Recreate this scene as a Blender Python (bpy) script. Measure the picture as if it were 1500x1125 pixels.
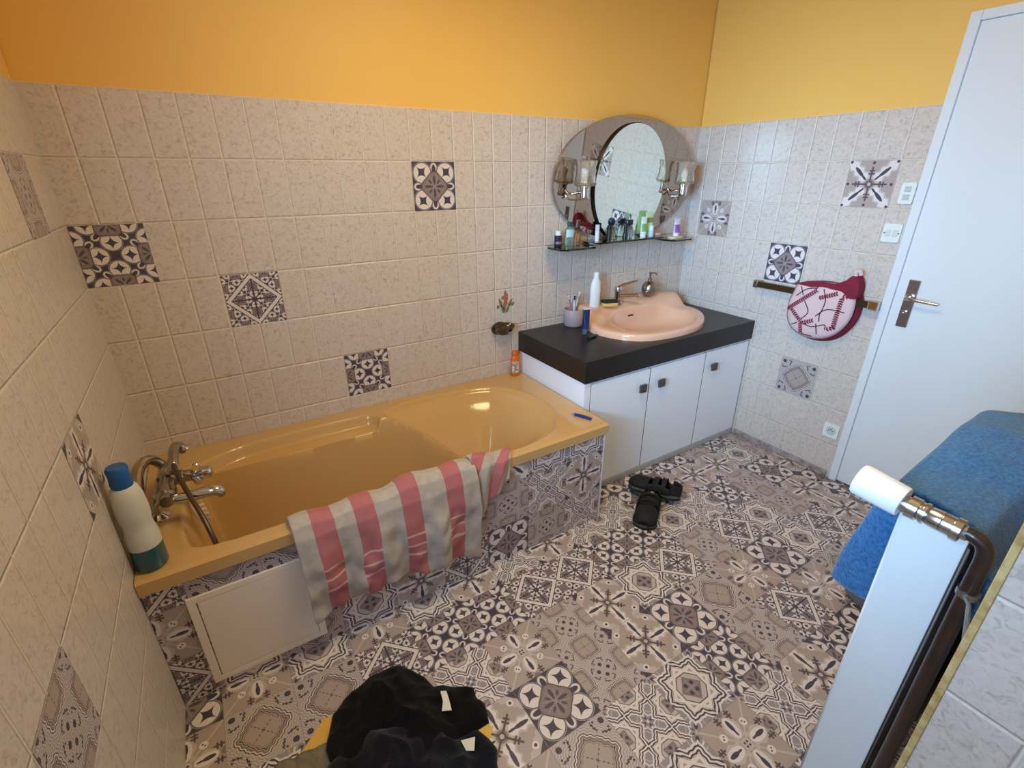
import bpy, bmesh, math, random
from mathutils import Vector, Matrix, noise
random.seed(7)
S = bpy.context.scene
for o in list(bpy.data.objects): bpy.data.objects.remove(o)
COL = S.collection
PI = math.pi

# ------------------------------------------------------------------ camera, world, light, exposure
cd = bpy.data.cameras.new('camera'); cam = bpy.data.objects.new('camera', cd); COL.objects.link(cam)
cam.location = (0.3578, -2.1302, 1.5339)
cam.rotation_euler = (1.159756, 0.003928, -0.558512)
cd.sensor_fit = 'HORIZONTAL'; cd.sensor_width = 36; cd.lens = 703.79/1500*36; cd.clip_start = 0.02
S.camera = cam
S.view_settings.view_transform = 'Standard'; S.view_settings.look = 'None'
S.view_settings.gamma = 1; S.view_settings.use_curve_mapping = False
S.view_settings.exposure = 0.0
W = bpy.data.worlds.new('world'); S.world = W; W.use_nodes = True
bg = W.node_tree.nodes['Background']; bg.inputs[0].default_value = (0.52, 0.72, 1.0, 1); bg.inputs[1].default_value = 0.3
WIN_Y0, WIN_Y1, WIN_Z0, WIN_Z1 = -2.12, -1.22, 1.10, 2.02     # window opening in the left wall
ld = bpy.data.lights.new('daylight', 'AREA'); ld.shape = 'RECTANGLE'; ld.size = WIN_Z1-WIN_Z0-.06; ld.size_y = WIN_Y1-WIN_Y0-.06
ld.energy = 32; ld.color = (0.42, 0.68, 1.0)
lo = bpy.data.objects.new('daylight', ld); COL.objects.link(lo)
# added daylight beam outside the window, aimed to brighten the basin end
l2 = bpy.data.lights.new('added_sky_beam', 'AREA'); l2.shape = 'DISK'; l2.size = 2.2; l2.energy = 800; l2.color = (0.34, 0.65, 1.0)
o2 = bpy.data.objects.new('added_sky_beam', l2); COL.objects.link(o2); o2.location = (-3.2, -2.9, 1.95)
o2.rotation_euler = (Vector((2.6, -.45, 1.2))-Vector(o2.location)).to_track_quat('-Z', 'Y').to_euler()
# unseen warm ceiling lamp added as fill (its fixture is built with the room)
l3 = bpy.data.lights.new('added_ceiling_fill', 'AREA'); l3.shape = 'DISK'; l3.size = .62; l3.energy = 20; l3.color = (1.0, 0.80, 0.42)
o3 = bpy.data.objects.new('added_ceiling_fill', l3); COL.objects.link(o3); o3.location = (1.25, -1.15, 2.435)
lo.location = (-0.13, (WIN_Y0+WIN_Y1)/2, (WIN_Z0+WIN_Z1)/2); lo.rotation_euler = (0, -PI/2, 0)

# ------------------------------------------------------------------ materials
def lin(c):
    return tuple((v/255/12.92 if v/255 <= .04045 else ((v/255+.055)/1.055)**2.4) for v in c)
MATS = {}
def mat(name, rgb, rough=.5, metal=0, spec=.5, trans=0, ior=1.45, coat=0, noise_amt=0, noise_scale=30, bump=0, bump_scale=60, sheen=0, rgb2=None):
    if name in MATS: return MATS[name]
    m = bpy.data.materials.new(name); m.use_nodes = True; MATS[name] = m
    nt = m.node_tree; b = nt.nodes['Principled BSDF']; L = nt.links
    c = lin(rgb)
    b.inputs['Base Color'].default_value = (*c, 1); b.inputs['Roughness'].default_value = rough
    b.inputs['Metallic'].default_value = metal; b.inputs['Specular IOR Level'].default_value = spec
    b.inputs['Transmission Weight'].default_value = trans; b.inputs['IOR'].default_value = ior
    b.inputs['Coat Weight'].default_value = coat
    if sheen: b.inputs['Sheen Weight'].default_value = sheen
    tc = nt.nodes.new('ShaderNodeTexCoord')
    if noise_amt or rgb2:
        n = nt.nodes.new('ShaderNodeTexNoise'); n.inputs['Scale'].default_value = noise_scale; n.inputs['Detail'].default_value = 4
        L.new(tc.outputs['Object'], n.inputs['Vector'])
        r = nt.nodes.new('ShaderNodeValToRGB')
        c2 = lin(rgb2) if rgb2 else tuple(v*(1-noise_amt) for v in c)
        r.color_ramp.elements[0].color = (*c2, 1); r.color_ramp.elements[1].color = (*c, 1)
        r.color_ramp.elements[0].position = .3; r.color_ramp.elements[1].position = .68
        L.new(n.outputs['Fac'], r.inputs[0]); L.new(r.outputs[0], b.inputs['Base Color'])
    if bump:
        n2 = nt.nodes.new('ShaderNodeTexNoise'); n2.inputs['Scale'].default_value = bump_scale; n2.inputs['Detail'].default_value = 5
        L.new(tc.outputs['Object'], n2.inputs['Vector'])
        bp = nt.nodes.new('ShaderNodeBump'); bp.inputs['Strength'].default_value = bump; bp.inputs['Distance'].default_value = .004
        L.new(n2.outputs['Fac'], bp.inputs['Height']); L.new(bp.outputs[0], b.inputs['Normal'])
    return m

class E:                                   # tiny expression compiler for shader math nodes
    def __init__(s, t, v): s.t, s.v = t, v
    def op(s, o, *a):
        n = s.t.nodes.new('ShaderNodeMath'); n.operation = o
        for i, x in enumerate((s,)+a):
            v = x.v if isinstance(x, E) else x
            if isinstance(v, (int, float)): n.inputs[i].default_value = v
            else: s.t.links.new(v, n.inputs[i])
        return E(s.t, n.outputs[0])
    def __add__(s, o): return s.op('ADD', o)
    __radd__ = __add__
    def __mul__(s, o): return s.op('MULTIPLY', o)
    __rmul__ = __mul__
    def __sub__(s, o): return s.op('SUBTRACT', o)
    def __rsub__(s, o): return E(s.t, float(o)).op('SUBTRACT', s)
    def __truediv__(s, o): return s.op('DIVIDE', o)
    def abs(s): return s.op('ABSOLUTE')
    def mx(s, o): return s.op('MAXIMUM', o)
    def mn(s, o): return s.op('MINIMUM', o)
    def lt(s, o): return s.op('LESS_THAN', o)
    def gt(s, o): return s.op('GREATER_THAN', o)
    def sqrt(s): return s.op('SQRT')
    def fr(s): return s.op('FRACT')
    def fl(s): return s.op('FLOOR')
    def sin(s): return s.op('SINE')
    def band(s, a, b): return s.gt(a)*s.lt(b)
def hyp(x, y): return (x*x+y*y).sqrt()
def ell(x, y, cx, cy, a, b): return hyp((x-cx)*(1/a), (y-cy)*(1/b))
class Lay:                                 # layered colours
    def __init__(s, t, rgb): s.t = t; s.c = rgb if not isinstance(rgb, tuple) else (*lin(rgb), 1)
    def put(s, mask, rgb):
        n = s.t.nodes.new('ShaderNodeMix'); n.data_type = 'RGBA'
        v = mask.v if isinstance(mask, E) else mask
        if isinstance(v, (int, float)): n.inputs[0].default_value = v
        else: s.t.links.new(v, n.inputs[0])
        for i, c in ((6, s.c), (7, (*lin(rgb), 1) if isinstance(rgb, tuple) else rgb)):
            if isinstance(c, tuple): n.inputs[i].default_value = c
            else: s.t.links.new(c, n.inputs[i])
        s.c = n.outputs[2]; return s
WHT, CRM, GRY, TAU, BRN, DKB, DRK = (222, 211, 208), (192, 178, 174), (150, 142, 147), (134, 117, 117), (172, 155, 148), (86, 74, 80), (68, 63, 78)
def fold(x, y):
    ax, ay = x.abs(), y.abs()
    return ax, ay, ax.mx(ay), ax.mn(ay)
def pat_medallion(t, x, y):
    ax, ay, sx, sy = fold(x, y)
    L = Lay(t, DRK)
    p = ell(sx, sy, .39, 0, .095, .085)
    L.put(p.lt(1), GRY).put(p.lt(.82), WHT).put(ell(sx, sy, .35, 0, .090, .045).lt(1), DRK)
    d = hyp(ax-.272, ay-.272)
    L.put(d.lt(.222), GRY).put(d.band(.196, .208), DRK).put(d.lt(.196), WHT)
    dx, dy = (ax-.29), (ay-.29)
    u, v = (dx+dy)*.7071, (dx-dy)*.7071
    L.put((u.abs().sqrt()+v.abs().sqrt()).lt(.43), DRK)
    r2 = x*x+y*y; r = r2.sqrt()
    R = 0.266 + 0.027*(1-8*(x*x*y*y)/(r2*r2+1e-6))
    L.put(r.lt(R+.020), DKB).put(r.lt(R), TAU).put(((r*95).sin()*.5+.5)*.25*r.lt(R-.02), GRY)
    a, b = (ax+ay)*.7071, (ax-ay)*.7071
    L.put(((sy-sx*.42).abs().lt(.008))*r.lt(R-.05), GRY)
    L.put(ell(sx, sy, .13, 0, .095, .030).lt(1), DKB).put(ell(a, b, .135, 0, .05, .02).lt(1), DKB)
    return L.c
def spindle_lay(t, x, y, corner):
    ax, ay, sx, sy = fold(x, y)
    a, b = (ax+ay)*.7071, (ax-ay)*.7071
    L = Lay(t, BRN)
    w = (sx*40).sin()*.02
    L.put(sy.lt(.115+w)*sx.gt(.10), CRM).put(sy.lt(.080+w)*sx.gt(.13), WHT)
    L.put(a.gt(.47+((b*60).sin()*.012)), CRM)
    ring = hyp(ax, ay)
    L.put(ring.lt(.095), TAU).put(b.abs().lt(.016)*a.lt(.34), DKB)
    L.put(b.abs().lt(.062)*(a-.205).abs().lt(.016), DKB).put(b.abs().lt(.052)*(a-.262).abs().lt(.016), DKB)
    L.put(ring.lt(.062), DKB).put(ring.lt(.036), CRM)
    L.put(ell(sx, sy, .34, 0, .13, .034).lt(1), DRK).put(ell(sx, sy, .18, 0, .07, .020).lt(1), DRK)
    if corner == 2:
        L.put(hyp(sx-.615, sy).lt(.028), DRK).put(hyp(ax-.295, ay-.295).lt(.028), DRK)
    elif corner:
        L.put(a.gt(.60), DRK).put((hyp(ax-.36, ay-.36)).lt(.055), WHT).put(hyp(ax-.36, ay-.36).lt(.026), DRK)
    else:
        L.put(hyp(ax-.5, ay-.5).lt(.15), WHT).put(hyp(ax-.46, ay-.46).lt(.032), DRK)
        L.put(hyp(sx-.475, sy).lt(.03), WHT)
    return L.c
def pat_spindle(t, x, y): return spindle_lay(t, x, y, True)
def pat_snow(t, x, y): return spindle_lay(t, x, y, 2)
def pat_cross(t, x, y):
    ax, ay, sx, sy = fold(x, y)
    a, b = (ax+ay)*.7071, (ax-ay).abs()*.7071
    L = Lay(t, BRN)
    L.put((sy-.10-(sx*30).sin()*.02).lt(.02)*sx.band(.10, .40), CRM).put(ell(sx, sy, .26, 0, .16, .085).lt(1), WHT)
    L.put(b.lt(.014), CRM).put(hyp(ax-.23, ay-.23).lt(.06), WHT).put(hyp(b-.022, a-.325).lt(.013), DRK)
    L.put(hyp(ax, ay).lt(.085), CRM).put(hyp(ax-.026, ay-.026).lt(.017), DRK)
    L.put(ell(sx, sy, .29, 0, .09, .033).lt(1), DRK).put(ell(sx, sy, .185, 0, .055, .016).lt(1), DRK)
    L.put((sx-.42).abs().lt(.072)*((sy-.115).abs().lt(.014)), DKB).put((sy-.115).abs().lt(.05)*((sx-.40).abs().lt(.014)).mx((sy-.115).abs().lt(.05)*((sx-.45).abs().lt(.014))), DKB)
    L.put(hyp(sx-.5, sy).lt(.06), TAU)
    return L.c
def pat_star(t, x, y):
    ax, ay, sx, sy = fold(x, y)
    a = (ax+ay)*.7071
    L = Lay(t, GRY)
    c = hyp(ax-.43, ay-.43)
    L.put(c.band(.15, .165), CRM).put(c.lt(.10), WHT).put(c.lt(.075), GRY).put(ell((ax+ay)*.7071, (ax-ay)*.7071, .608, 0, .05, .03).lt(1), DRK)
    wv = (sy*55).sin()*.006
    s = sx.mn(a)+wv
    L.put(s.lt(.425), WHT).put(s.band(.365, .392), DRK).put(s.band(.308, .335), DRK)
    L.put(s.lt(.300), BRN)
    L.put((sx-.268).abs().lt(.026)*a.lt(.415), WHT).put((a-.262).abs().lt(.026)*sx.lt(.415), WHT)
    L.put(sx.mx(a).lt(.245), DKB).put(sx.mx(a).lt(.228), CRM)
    st = ((sx-.18).abs().sqrt()+sy.sqrt())
    L.put(st.lt(.24), DRK)
    L.put(a.lt(.15), TAU).put(ell(ax, ay, .065, .065, .035, .035).lt(1), DRK).put(sy.lt(.010)*sx.lt(.15), GRY)
    return L.c
def pat_wavy(t, x, y):
    ax, ay, sx, sy = fold(x, y)
    a = (ax+ay)*.7071
    r = hyp(ax, ay)
    n = a*.74+r*.30+((sy-sx)*42).sin()*.010
    L = Lay(t, CRM)
    L.put(n.gt(.36)*((n*150).sin().gt(.55)), GRY)
    L.put(n.lt(.345), WHT).put(n.band(.328, .346), DKB).put(n.band(.275, .312), TAU).put(n.lt(.262), BRN).put(n.band(.252, .270), DKB).put(n.lt(.235), TAU).put(n.lt(.222), BRN)
    dash = (r*95).sin().gt(-.1)
    L.put((ax-ay).abs().lt(.010)*r.lt(.21)*dash, DKB)
    c = hyp(ax-.40, ay-.40)
    L.put(c.lt(.048), DRK)
    q = hyp(ax-.43, ay-.43)+((ax-ay)*45).sin().abs()*.02
    L.put(q.band(.205, .232)*(ax-ay).abs().gt(.045)*(ax-ay).abs().lt(.23), DRK)
    L.put(hyp(sx-.44, sy-.27).lt(.018), DRK)
    return L.c
def rot45(f):
    return lambda t, x, y: f(t, (x+y).fr()-.5, (x-y).fr()-.5)
def half45(f):
    return lambda t, x, y: f(t, (x+y)*.66, (x-y)*.66)
def pat_lattice(t, x, y):
    base = rot45(pat_medallion)(t, (x*2+.5).fr()-.5, (y*2+.5).fr()-.5)
    ax, ay, sx, sy = fold(x, y)
    L = Lay(t, base)
    d = ax+ay
    L.put(sy.lt(.016), DRK).put((d-.455).abs().lt(.068), DRK).put((d-.455).abs().lt(.045), WHT)
    return L.c
PATS = dict(A=pat_medallion, B=rot45(pat_medallion), C=pat_lattice, D=pat_spindle, E=pat_cross, F=rot45(pat_wavy), G=pat_wavy, H=pat_star, I=rot45(pat_star), J=half45(pat_snow))
def pattern_mat(k):
    nm = 'patterned_tile_'+k
    if nm in MATS: return MATS[nm]
    m = bpy.data.materials.new(nm); m.use_nodes = True; MATS[nm] = m
    t = m.node_tree; b = t.nodes['Principled BSDF']
    uv = t.nodes.new('ShaderNodeUVMap'); uv.uv_map = 'UVMap'
    sp = t.nodes.new('ShaderNodeSeparateXYZ'); t.links.new(uv.outputs[0], sp.inputs[0])
    x, y = E(t, sp.outputs[0])-.5, E(t, sp.outputs[1])-.5
    c = Lay(t, PATS[k](t, x, y))
    c.put(x.abs().mx(y.abs()).gt(.494)*.6, TAU)
    t.links.new(c.c, b.inputs['Base Color'])
    b.inputs['Roughness'].default_value = .42
    return m
def tile_mat():
    m = bpy.data.materials.new('wall_tile'); m.use_nodes = True
    t = m.node_tree; b = t.nodes['Principled BSDF']
    uv = t.nodes.new('ShaderNodeUVMap'); uv.uv_map = 'UVMap'
    sp = t.nodes.new('ShaderNodeSeparateXYZ'); t.links.new(uv.outputs[0], sp.inputs[0])
    u, v = E(t, sp.outputs[0])*10, E(t, sp.outputs[1])*5
    fu, fv = u.fr()-.5, v.fr()-.5
    du = (.5-fu.abs())*.1; dv = (.5-fv.abs())*.2
    d = du.mn(dv)
    # veining
    n1 = t.nodes.new('ShaderNodeTexNoise'); n1.inputs['Scale'].default_value = 62; n1.inputs['Detail'].default_value = 6; n1.inputs['Roughness'].default_value = .62; n1.inputs['Distortion'].default_value = 1.2
    mp = t.nodes.new('ShaderNodeCombineXYZ')
    wn = t.nodes.new('ShaderNodeTexWhiteNoise'); wn.noise_dimensions = '2D'
    cx = t.nodes.new('ShaderNodeCombineXYZ'); t.links.new(u.fl().v, cx.inputs[0]); t.links.new(v.fl().v, cx.inputs[1]); t.links.new(cx.outputs[0], wn.inputs['Vector'])
    t.links.new(sp.outputs[0], mp.inputs[0]); t.links.new(sp.outputs[1], mp.inputs[1]); t.links.new((E(t, wn.outputs['Value'])*7).v, mp.inputs[2])
    t.links.new(mp.outputs[0], n1.inputs['Vector'])
    r = t.nodes.new('ShaderNodeValToRGB'); t.links.new(n1.outputs['Fac'], r.inputs[0])
    e = r.color_ramp.elements
    e[0].position = .33; e[0].color = (*lin((179, 165, 153)), 1); e[1].position = .55; e[1].color = (*lin((210, 198, 189)), 1)
    el = e.new(.44); el.color = (*lin((202, 189, 180)), 1)
    L = Lay(t, r.outputs[0])
    L.put((E(t, wn.outputs['Value'])-.5).abs()*.12, (186, 168, 150))
    L.put(d.lt(.0018), (222, 208, 194))
    t.links.new(L.c, b.inputs['Base Color'])
    b.inputs['Roughness'].default_value = .30
    mr = t.nodes.new('ShaderNodeMapRange'); mr.inputs[1].default_value = .0008; mr.inputs[2].default_value = .0055; mr.interpolation_type = 'SMOOTHSTEP'
    t.links.new(d.v, mr.inputs[0])
    h = E(t, mr.outputs[0]) + E(t, n1.outputs['Fac'])*.05
    bp = t.nodes.new('ShaderNodeBump'); bp.inputs['Strength'].default_value = 1.0; bp.inputs['Distance'].default_value = .0024
    t.links.new(h.v, bp.inputs['Height']); t.links.new(bp.outputs[0], b.inputs['Normal'])
    return m
TILE = tile_mat()
ORANGE = mat('orange_paint', (238, 188, 98), .55, bump=.08, bump_scale=90)
WHITEP = mat('white_paint', (240, 242, 248), .35)
CEIL = mat('ceiling_paint', (236, 182, 100), .8)
DOORP = mat('door_paint', (222, 226, 230), .30)
CHROME = mat('chrome', (205, 205, 208), .12, metal=1)
OLDCHROME = mat('worn_chrome', (188, 176, 160), .24, metal=1, noise_amt=.35, noise_scale=25)
STEEL = mat('brushed_steel', (150, 142, 136), .32, metal=1)
BLACKW = mat('black_laminate', (32, 28, 27), .38, noise_amt=.3, noise_scale=14, bump=.05, bump_scale=120)
TUB = mat('ochre_acrylic', (200, 161, 106), .14, spec=.5, coat=.2)
PEACH = mat('peach_ceramic', (228, 184, 156), .12, coat=.3)
WPLAS = mat('white_plastic', (228, 230, 232), .35)
BLACKGL = mat('black_glass', (18, 22, 18), .06, coat=.5)

# ------------------------------------------------------------------ geometry helpers
def B(): return bmesh.new()
def obj(name, bm, m, parent=None, smooth=False, local=False, origin=None):
    me = bpy.data.meshes.new(name)
    off = Vector((0, 0, 0))
    if parent is not None and not local:
        p = parent; off = Vector((0, 0, 0))
        while p is not None: off += p.location; p = p.parent
    if origin is not None: off = Vector(origin)
    if off.length: bmesh.ops.translate(bm, verts=bm.verts, vec=-off)
    bmesh.ops.recalc_face_normals(bm, faces=bm.faces) if not getattr(bm, 'keepn', False) else None
    bm.to_mesh(me); bm.free()
    for mm in (m if isinstance(m, (list, tuple)) else [m]): me.materials.append(mm)
    if smooth:
        for p in me.polygons: p.use_smooth = True
        try: me.set_sharp_from_angle(angle=math.radians(smooth if smooth is not True else 42))
        except Exception: pass
    o = bpy.data.objects.new(name, me); COL.objects.link(o)
    if parent is not None: o.parent = parent
    if origin is not None: o.location = origin
    return o
def tag(o, label, cat, group=None):
    o['label'] = label; o['category'] = cat
    if group: o['group'] = group
    return o
def thing(name, label, cat, loc=(0, 0, 0), rz=0, group=None):
    o = bpy.data.objects.new(name, None); COL.objects.link(o); o.location = loc; o.rotation_euler = (0, 0, rz); o.empty_display_size = .05
    return tag(o, label, cat, group)
def struct(o): o['kind'] = 'structure'; return o
def box(bm, a, b, bev=0, seg=2):
    a, b = [min(p, q) for p, q in zip(a, b)], [max(p, q) for p, q in zip(a, b)]
    vs = [bm.verts.new((x, y, z)) for z in (a[2], b[2]) for y in (a[1], b[1]) for x in (a[0], b[0])]
    fs = [bm.faces.new([vs[i] for i in f]) for f in ((0, 2, 3, 1), (4, 5, 7, 6), (0, 1, 5, 4), (2, 6, 7, 3), (0, 4, 6, 2), (1, 3, 7, 5))]
    if bev:
        es = list({e for f in fs for e in f.edges})
        bmesh.ops.bevel(bm, geom=es, offset=bev, segments=seg, affect='EDGES', profile=.5)
    return fs
def catmull(pts, n=6):
    P = [Vector(p) for p in pts]; out = []
    for i in range(len(P)-1):
        a, b, c, d = P[max(i-1, 0)], P[i], P[i+1], P[min(i+2, len(P)-1)]
        for k in range(n):
            t = k/n
            out.append(.5*((2*b)+(c-a)*t+(2*a-5*b+4*c-d)*t*t+(3*b-a-3*c+d)*t**3))
    out.append(P[-1]); return out
def tube(bm, pts, r, n=12, smooth=0, cap=True):
    P = catmull(pts, smooth) if smooth else [Vector(p) for p in pts]
    N = len(P)
    R = r if callable(r) else (lambda t: r)
    up = None; rings = []
    for i, p in enumerate(P):
        d = (P[min(i+1, N-1)]-P[max(i-1, 0)]).normalized()
        if up is None:
            up = Vector((0, 0, 1)) if abs(d.z) < .9 else Vector((1, 0, 0))
        x = d.cross(up).normalized(); up = x.cross(d).normalized()
        rr = R(i/(N-1))
        rings.append([bm.verts.new(p+rr*(math.cos(2*PI*k/n)*x+math.sin(2*PI*k/n)*up)) for k in range(n)])
    for a, b in zip(rings, rings[1:]):
        for k in range(n): bm.faces.new((a[k], a[(k+1) % n], b[(k+1) % n], b[k]))
    if cap:
        bm.faces.new(rings[0][::-1]); bm.faces.new(rings[-1])
def lathe(bm, prof, c=(0, 0, 0), n=28, axis=(0, 0, 1), sx=1, sy=1, cap=True):
    q = Vector((0, 0, 1)).rotation_difference(Vector(axis).normalized()); c = Vector(c); rings = []
    for r, z in prof:
        rings.append([bm.verts.new(c+q @ Vector((sx*r*math.cos(2*PI*k/n), sy*r*math.sin(2*PI*k/n), z))) for k in range(n)])
    for a, b in zip(rings, rings[1:]):
        for k in range(n): bm.faces.new((a[k], a[(k+1) % n], b[(k+1) % n], b[k]))
    if cap:
        if prof[0][0] > 1e-5: bm.faces.new(rings[0][::-1])
        if prof[-1][0] > 1e-5: bm.faces.new(rings[-1])
    bmesh.ops.remove_doubles(bm, verts=[v for r in (rings[0], rings[-1]) for v in r], dist=1e-6)
def prism(bm, pts, ax, lo, hi, bev=0):
    """outline pts (2D) extruded along axis ax ('x','y','z') from lo to hi"""
    def P(a, b, h): return {'x': (h, a, b), 'y': (a, h, b), 'z': (a, b, h)}[ax]
    A = [bm.verts.new(P(a, b, lo)) for a, b in pts]; C = [bm.verts.new(P(a, b, hi)) for a, b in pts]
    n = len(pts); fs = [bm.faces.new(A[::-1]), bm.faces.new(C)]
    for i in range(n): fs.append(bm.faces.new((A[i], A[(i+1) % n], C[(i+1) % n], C[i])))
    if bev: bmesh.ops.bevel(bm, geom=list({e for f in fs[:2] for e in f.edges}), offset=bev, segments=2, affect='EDGES', profile=.5)
    return fs
def grid(bm, f, nu, nv, uvf=None, thick=0):
    V = [[bm.verts.new(f(i/nu, j/nv)) for j in range(nv+1)] for i in range(nu+1)]
    uv = bm.loops.layers.uv.get('UVMap') or bm.loops.layers.uv.new('UVMap')
    for i in range(nu):
        for j in range(nv):
            F = bm.faces.new((V[i][j], V[i+1][j], V[i+1][j+1], V[i][j+1]))
            for l, (a, b) in zip(F.loops, ((i, j), (i+1, j), (i+1, j+1), (i, j+1))): l[uv].uv = (a/nu, b/nv)
    return V
def circ(cx, cy, r, n=24, ry=None, a0=0, a1=2*PI):
    ry = ry or r; full = abs(a1-a0-2*PI) < 1e-6
    return [(cx+r*math.cos(a0+(a1-a0)*k/(n if full else n-1)), cy+ry*math.sin(a0+(a1-a0)*k/(n if full else n-1))) for k in range(n)]
def rrect(x0, y0, x1, y1, r, n=5):
    out = []
    for cx, cy, a in ((x1-r, y1-r, 0), (x0+r, y1-r, PI/2), (x0+r, y0+r, PI), (x1-r, y0+r, 3*PI/2)):
        out += [(cx+r*math.cos(a+PI/2*k/n), cy+r*math.sin(a+PI/2*k/n)) for k in range(n+1)]
    return out
def smooth01(t): t = max(0, min(1, t)); return t*t*(3-2*t)
def solidify(o, th, off=0):
    m = o.modifiers.new('solid', 'SOLIDIFY'); m.thickness = th; m.offset = off; return o
def subsurf(o, n=1):
    m = o.modifiers.new('sub', 'SUBSURF'); m.levels = n; m.render_levels = n; return o
def nz(x, y, z=0): return noise.noise(Vector((x, y, z)))

# ------------------------------------------------------------------ setting
HT, RX, C0, D0 = 1.787, 3.006, 0.0845, 0.2754
FRX, FRY, CEZ = 1.20, -2.06, 2.52          # partition corner, ceiling height
def wall_uv(bm, fn):
    uv = bm.loops.layers.uv.get('UVMap') or bm.loops.layers.uv.new('UVMap')
    for f in bm.faces:
        for l in f.loops: l[uv].uv = fn(l.vert.co, f.normal)
def wall(name, boxes, fn):
    """boxes: list of (a, b); the part below HT is tiled and stands 5 mm proud through `out`"""
    bm = B()
    for a, b, out in boxes:
        if a[2] < HT:
            for f in box(bm, a, (b[0], b[1], min(b[2], HT))): f.material_index = 0
        if b[2] > HT:
            aa, bb = list(a), list(b); aa[2] = max(a[2], HT)
            ax, sgn = out
            if sgn > 0: bb[ax] -= .005
            else: aa[ax] += .005
            for f in box(bm, aa, bb): f.material_index = 1
    bm.normal_update(); wall_uv(bm, fn)
    return struct(obj(name, bm, [TILE, ORANGE]))
vv = lambda z: z-HT+4
wall('wall_back', [((-.15, 0, 0), (RX+.15, .15, CEZ), (1, -1))], lambda c, n: (c.x-C0+3 if abs(n.y) > .5 else c.y+3, vv(c.z)))
lf = lambda c, n: (-c.y-.021+3 if abs(n.x) > .5 else c.x+3, vv(c.z))
YB = -3.25
wall('wall_left', [((-.15, WIN_Y1, 0), (0, 0, CEZ), (0, 1)), ((-.15, YB, 0), (0, WIN_Y0, CEZ), (0, 1)),
                   ((-.15, WIN_Y0, 0), (0, WIN_Y1, WIN_Z0), (0, 1)), ((-.15, WIN_Y0, WIN_Z1), (0, WIN_Y1, CEZ), (0, 1))], lf)
DY0, DY1, DZ = -2.03, -1.172, 2.088
rf = lambda c, n: (-c.y-D0+3 if abs(n.x) > .5 else c.x+3, vv(c.z))
wall('wall_right', [((RX, DY1, 0), (RX+.15, 0, CEZ), (0, -1)), ((RX, DY0, DZ), (RX+.15, DY1, CEZ), (0, -1)), ((RX, FRY, 0), (RX+.15, DY0, CEZ), (0, -1))], rf)
wall('wall_front', [((FRX, YB, 0), (RX+.15, FRY, CEZ), (1, 1))], lambda c, n: (-c.y+FRY+3 if abs(n.x) > .5 else c.x+3, vv(c.z)))
wall('wall_alcove', [((-.15, YB-.15, 0), (FRX, YB, CEZ), (1, 1))], lambda c, n: (c.x+3, vv(c.z)))
bm = B(); box(bm, (-.15, YB-.15, CEZ), (RX+.15, .15, CEZ+.1)); struct(obj('ceiling', bm, CEIL))
cl = thing('added_ceiling_lamp', 'unseen flat round white ceiling lamp added for warm fill', 'lamp', (1.25, -1.15, 2.44))  # out of view, added to go with the warm fill light
bm = B(); lathe(bm, [(.30, 0), (.33, .02), (.33, .08), (0, .08)], (1.25, -1.15, 2.44), 40); obj('added_lamp_housing', bm, WPLAS, cl, True)
# edge strip on the partition corner, yellowed grout
bm = B(); box(bm, (FRX-.003, FRY-.006, 0), (FRX+.004, FRY+.004, HT), .0015); struct(obj('trim_1', bm, mat('yellowed_grout', (206, 186, 128), .6, rgb2=(160, 118, 60), noise_scale=45)))
# floor of patterned tiles
ROWS = {  # y row -> {x index: pattern}
 -2: 'BABABFIHBAABAFBF', -3: 'AEHEHDIDIIAEDDHF', -4: 'EGGCBBCCBBHIBFADB', -5: 'GHDEIEFDHCFCHFDA', -6: 'DEGADAFDAGEAHCDB', -7: 'HIGCEGIHBFCEGDAB', -8: 'ABDFHBHEIDBACEFG', -9: 'FHEGIABCDHEGIABC', -10: 'DCAFHEGIBDACFHEG', -11: 'HIGCEGIHBFCEGDAB', -12: 'ABDFHBHEIDBACEFG', -13: 'FHEGIABCDHEGIABC', -14: 'DCAFHEGIBDACFHEG', -15: 'HIGCEGIHBFCEGDAB', 0: 'HIGCEGIHBFCEGDAB', -1: 'ABDFHBHEIDBACEFG'}
KEYS = 'ABCDEFGHI'
bm = B(); uv = bm.loops.layers.uv.new('UVMap')
rows = sorted(ROWS)
for ri in range(-1, 16):
    yc = -.155-.2*ri              # row centre
    key = -(ri)
    row = ROWS[key] if key in ROWS else ROWS[-8]
    for xi in range(-1, 17):
        xc = .2*xi
        x0, x1 = max(xc-.1, -.12), min(xc+.1, RX+.12); y0, y1 = max(yc-.1, YB-.1), min(yc+.1, .1)
        if x1 <= x0 or y1 <= y0: continue
        vs = [bm.verts.new((x, y, 0)) for x, y in ((x0, y0), (x1, y0), (x1, y1), (x0, y1))]
        f = bm.faces.new(vs); f.material_index = KEYS.index(row[max(0, min(xi, len(row)-1))])
        for l in f.loops: l[uv].uv = ((l.vert.co.x-xc)/.2+.5, (l.vert.co.y-yc)/.2+.5)
bmesh.ops.remove_doubles(bm, verts=bm.verts, dist=1e-4)
g = bmesh.ops.extrude_face_region(bm, geom=list(bm.faces))
bmesh.ops.translate(bm, verts=[e for e in g['geom'] if isinstance(e, bmesh.types.BMVert)], vec=(0, 0, -.04))
struct(obj('floor', bm, [pattern_mat(k) for k in KEYS]))
# skirting strip of floor covering along the right wall
bm = B(); box(bm, (RX-.012, DY1+.02, 0), (RX, -.575, .035), .004); struct(obj('baseboard_right', bm, mat('skirting', (176, 164, 158), .5, rgb2=(120, 108, 106), noise_scale=30)))
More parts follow.
